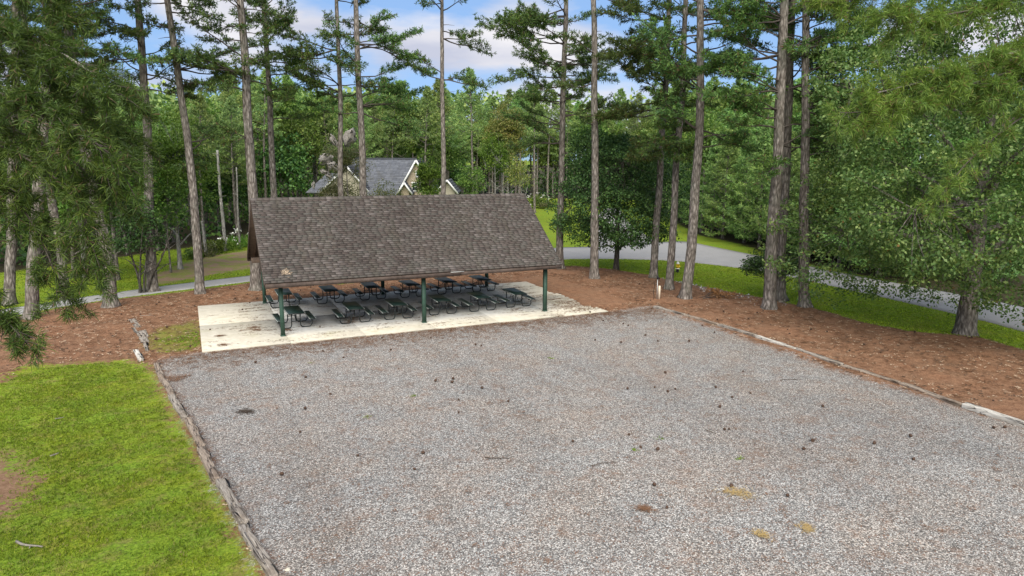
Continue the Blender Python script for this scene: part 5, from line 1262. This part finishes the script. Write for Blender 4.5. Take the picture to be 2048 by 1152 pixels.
tag(stones(P, .0155, rl, .004).build('gravel_stones', MAT['stone'], None), kind='stuff')
# pale chips and stones along the edge of the right lawn
pth = np.array([(25.68, 6.15), (25.67, 2.50), (25.94, -0.80), (26.59, -3.29)]); s_ = rl.random(420) * (len(pth) - 1); i = s_.astype(int); P = pth[i] + (pth[i + 1] - pth[i]) * (s_ - i)[:, None] + rl.normal(size=(420, 2)) * .45
tag(stones(P, .07, rl, .03).build('pale_stones', MAT['stone'], None), kind='stuff')

# fallen needles, leaves and bark on slab, straw and gravel
MAT['litter'] = simple('fallen_needles', (0.20, 0.105, 0.055), 0.9, 0.4, 20)
MAT['litter_dark'] = simple('dark_litter', (0.065, 0.045, 0.03), 0.9, 0.3, 20)
MAT['litter_pale'] = simple('pale_litter', (0.50, 0.38, 0.26), 0.9, 0.25, 20)
MAT['straw_yellow'] = simple('dry_yellow_straw', (0.42, 0.30, 0.12), 0.9, 0.25, 20)
def needles(C, spread, n, L, W, r, z, el=(1, 1)):
    """flat scatter of fallen needles round centres"""
    C = np.asarray(C, float).reshape(-1, 2); N = len(C); spread = np.broadcast_to(np.asarray(spread, float).reshape(-1, 1, 1), (N, 1, 1))
    p = C[:, None, :] + r.normal(size=(N, n, 2)) * spread * np.asarray(el); a0 = r.uniform(0, 3.14, (N, 1)); a = a0 + r.normal(size=(N, n)) * .7
    d = np.stack([np.cos(a), np.sin(a)], -1) * L * r.uniform(.5, 1.2, (N, n, 1)) / 2; s = np.stack([-np.sin(a), np.cos(a)], -1) * W / 2
    zz = np.asarray(z).reshape(-1, 1, 1) * np.ones((N, n, 1)) + r.random((N, n, 1)) * .02
    q = [np.concatenate([p + k, zz + h], -1) for k, h in ((-d, 0), (-s, .006), (d, 0), (s, .006))]
    g = Geo(); V = np.stack(q, 2).reshape(-1, 3); i = np.arange(N * n)[:, None] * 4; g.add(V, i + np.array([[0, 1, 2, 3]])); return g
C = np.stack([rl.uniform(SLAB[0] + .3, SLAB[2] - .3, 280), rl.uniform(SLAB[1] + .2, SLAB[3] - .3, 280)], -1)
tag(needles(C, rl.uniform(.05, .20, 280), 18, .17, .016, rl, .004, (2.6, .5)).build('needle_litter', MAT['litter'], None), kind='stuff')
tag(needles(C[::4] + [.3, .1], rl.uniform(.05, .22, 70), 16, .15, .016, rl, .004, (2.6, .6)).build('needle_litter', MAT['litter_dark'], None), kind='stuff')
C = np.array([(3.53, 2.45), (3.62, 1.92), (3.39, 1.54), (3.86, 2.56), (0.33, 1.08), (-2.60, 1.12), (-2.53, -0.61), (-1.05, 2.23), (-1.01, 1.67), (13.80, -3.11), (13.48, -1.38), (10.16, -1.88)]) ; tag(needles(C, [.25, .25, .2, .2, .1, .1, .12, .16, .12, .3, .2, .2], 110, .2, .012, rl, .006).build('needle_litter', MAT['litter'], None), kind='stuff')
C = np.array([(15.73, -0.33), (15.62, 0.29), (15.79, 1.40), (15.84, 0.78), (15.25, 0.74), (14.62, 0.44), (15.15, 2.61), (15.31, 3.85), (15.53, 1.82), (15.23, -0.66)]); tag(needles(C, .45, 160, .2, .014, rl, .006, (1.6, .45)).build('needle_litter', MAT['litter'], None), kind='stuff')
x = rl.uniform(-14, 29, 60000); y = rl.uniform(-26, 16, 60000); P = np.stack([x, y], -1); bed = (sdist(P, BED) > .1) & (sdist(P, GRAVEL) < 0) & (sdist(P, LAWN_NEAR) < 0) & ~((x > SLAB[0]) & (x < SLAB[2]) & (y > SLAB[1]) & (y < SLAB[3]))
Pb = P[bed][:16000]; zb_ = np.full(len(Pb), -.02) + gz(Pb[:, 0], Pb[:, 1]) + .06
cyy = np.hypot(Pb[:, 0] - np.clip(Pb[:, 0], SLAB[0], SLAB[2]), Pb[:, 1] - np.clip(Pb[:, 1], SLAB[1], SLAB[3])); zb_ = gz(Pb[:, 0], Pb[:, 1]) + .05 * sstep(.3, 3, cyy) + .02
tag(needles(Pb[:11000], .10, 5, .2, .014, rl, zb_[:11000]).build('needle_litter', MAT['litter'], None), kind='stuff')
tag(needles(Pb[11000:13500], .06, 3, .12, .05, rl, zb_[11000:13500]).build('bark_litter', MAT['litter_pale'], None), kind='stuff')
tag(needles(Pb[13500:], .05, 3, .12, .05, rl, zb_[13500:]).build('bark_litter', MAT['litter_dark'], None), kind='stuff')
P, s = in_poly(700, GRAVEL, (-5, 21, -24, -1.4)); tag(needles(P, rl.uniform(.04, .18, len(P)), 12, .16, .010, rl, -.045).build('needle_litter', MAT['litter'], None), kind='stuff')
P, s = in_poly(4500, GRAVEL, (-5, 20, -4.2, -1.4)); P = P[rl.random(len(P)) < np.clip((P[:, 1] + 4.4) / 3, 0, 1) ** 1.5]; tag(needles(P, .1, 7, .18, .012, rl, -.045).build('needle_litter', MAT['litter'], None), kind='stuff')
for (C, sp, n, mt, lab) in (([(8.04, -20.14), (8.16, -20.28), (8.24, -20.40)], .13, 80, 'straw_yellow', 'clump of yellow dry straw lying on the right part of the gravel'), ([(7.25, -21.93), (7.26, -22.03)], .08, 60, 'straw_yellow', 'olive yellow straw tuft low in the gravel, left of a lighter one'), ([(8.37, -22.11), (8.31, -22.22)], .08, 60, 'straw_yellow', 'small golden straw tuft low in the gravel, rightmost of three'),
      ([(-4.55, -4.62), (-4.35, -4.97), (-4.13, -4.68)], .16, 160, 'litter', 'reddish straw heap by the left edging timbers'), ([(-2.39, -9.41), (-2.22, -9.53)], .10, 130, 'litter_dark', 'dark brown straw clump alone in the left gravel'), ([(5.56, -19.95), (5.63, -20.04)], .07, 90, 'litter', 'brown leaf clump in the lower middle of the gravel')):
    g = needles(np.array(C), sp, n, .17, .012, rl, .0); V = np.vstack(g.V); c = V.mean(0); g2 = Geo(); g2.add((V - c) * [1, 1, 2.2], np.vstack(g.Q)); tag(g2.build('straw_clump', MAT[mt], None, loc=(c[0], c[1], -.02)), lab, 'straw clump')

P, s = in_poly(70, GRAVEL, (-4, 12, -22, -3)); P = P[patchy(P, s, -.05, 7)][:7]
tag(blades(np.repeat(P, 14, 0) + rl.normal(size=(len(P) * 14, 2)) * .06, .05, .018, 4, rl).build('gravel_weeds', MAT['grass'], None), kind='stuff')
# pine cones: one mesh, single objects
MAT['cone'] = simple('pine_cone', (0.07, 0.042, 0.028), 0.9, 0.4, 30)
g = Geo(); rings = [(0, .01), (.015, .034), (.03, .028), (.042, .045), (.055, .034), (.068, .040), (.082, .022), (.098, .012)]
g.tube([(z - .05, 0, .03) for z, _ in rings], [q for _, q in rings], 7); cone = g.build('pine_cone', MAT['cone'], mesh_only=True)
def cones(P, lab, grp, z):
    for (x, y), zz in zip(P, z):
        o = link_mesh('pine_cone', cone, None, (x, y, zz)); o.rotation_euler = (rl.uniform(-.3, .3), rl.uniform(-.4, .4), rl.uniform(0, 6.28)); k = rl.uniform(.8, 1.25); o.scale = (k, k, k); tag(o, lab, 'pine cone', grp)
P, s = in_poly(62, GRAVEL, (-2, 19, -21, -2)); cones(P, 'dark pine cone lying on the grey gravel', 'pine cones on the gravel', np.full(len(P), -.045))
kk = rl.permutation(len(Pb))[:110]; cones(Pb[kk], 'dark pine cone lying on the reddish straw', 'pine cones on the straw', zb_[kk] + .005)
P = np.array([(-2.97, 2.52), (-1.26, 6.61), (-0.74, 8.40), (16.35, 3.92), (13.85, 3.01), (1.80, 0.98), (15.33, -1.27)]); cones(P, 'dark pine cone lying on the concrete slab', 'pine cones on the slab', np.full(len(P), .005))
# fallen sticks
STK = [((3.32, -15.83, -0.03), (3.88, -16.19, -0.03), .014, 'dark thin stick lying in the middle of the gravel'), ((10.12, -16.74, -0.03), (10.17, -17.10, -0.03), .012, 'short brown stick on the right half of the gravel'),
       ((-6.10, 7.14, 0.00), (-5.51, 7.14, 0.00), .02, 'bleached stick on the straw left of the slab'), ((24.32, -0.92, -0.05), (24.84, -1.79, -0.05), .02, 'pale fallen stick behind the right edging, near the brown boughs'), ((24.38, -4.95, -0.05), (24.74, -5.64, -0.05), .018, 'pale stick on the straw right of the big reddish pine foot'),
       ((-7.70, -7.82, -0.03), (-7.47, -7.74, -0.03), .016, 'pale stick lying on the left lawn'), ((-7.30, -15.76, -0.03), (-6.78, -16.25, -0.03), .028, 'knobbly pale branch in the lower left grass'), ((-7.38, -10.98, -0.03), (-7.19, -10.85, -0.03), .02, 'short light wood chip on the left lawn'),
       ((5.66, -17.44, -0.03), (6.43, -17.57, -0.03), .010, 'thin reddish twig in the centre right gravel'), ((15.83, -13.97, -0.03), (16.60, -14.18, -0.03), .011, 'thin twig on the gravel near the right edging')]
for k, (a, b, rr, lab) in enumerate(STK):
    a, b = np.array(a), np.array(b); c = (a + b) / 2; g = Geo(); t = np.linspace(0, 1, 7)[:, None]; w = norm(np.cross(b - a, [0, 0, 1.0])); L = np.linalg.norm(b - a)
    g.tube(a + (b - a) * t + w * np.sin(t * 5 + k) * L * .05 - c, rr * (1.1 - .5 * t[:, 0]), 6); g.tube([(b - a) * .1, (b - a) * .1 + w * L * .14 + (b - a) * .12], [rr * .6, rr * .3], 5)
    tag(g.build('stick', MAT['limb_pale' if rr > .015 else 'litter_dark'], None, loc=c), lab, 'stick')
g = stones(np.array([(-2.25, -19.14)]), .12, np.random.default_rng(4), .0); V = np.vstack(g.V); c = V.mean(0); g2 = Geo(); g2.add(V - c, None, np.vstack(g.T)); tag(g2.build('stone', MAT['concrete'], None, loc=c), 'pale angular stone beside the front left timber', 'stone')
# fallen twig of dead needles on the roof's lower left corner
g = needles(np.zeros((1, 2)), .10, 40, .22, .012, rl, .02); o = tag(g.build('dead_needle_cluster', MAT['litter_pale'], None), 'pale dead pine twig lying on the lower left of the shingle roof', 'twig')
p = slope_pt(0, .25, .55, .03); o.location = p; o.rotation_euler = (math.atan2(sn_, cs_), 0, 0)
print('objects', len(bpy.data.objects), 'tris', sum(sum(len(p.vertices) - 2 for p in me.polygons) if len(me.polygons) < 0 else len(me.loops) - 2 * len(me.polygons) for me in bpy.data.meshes))
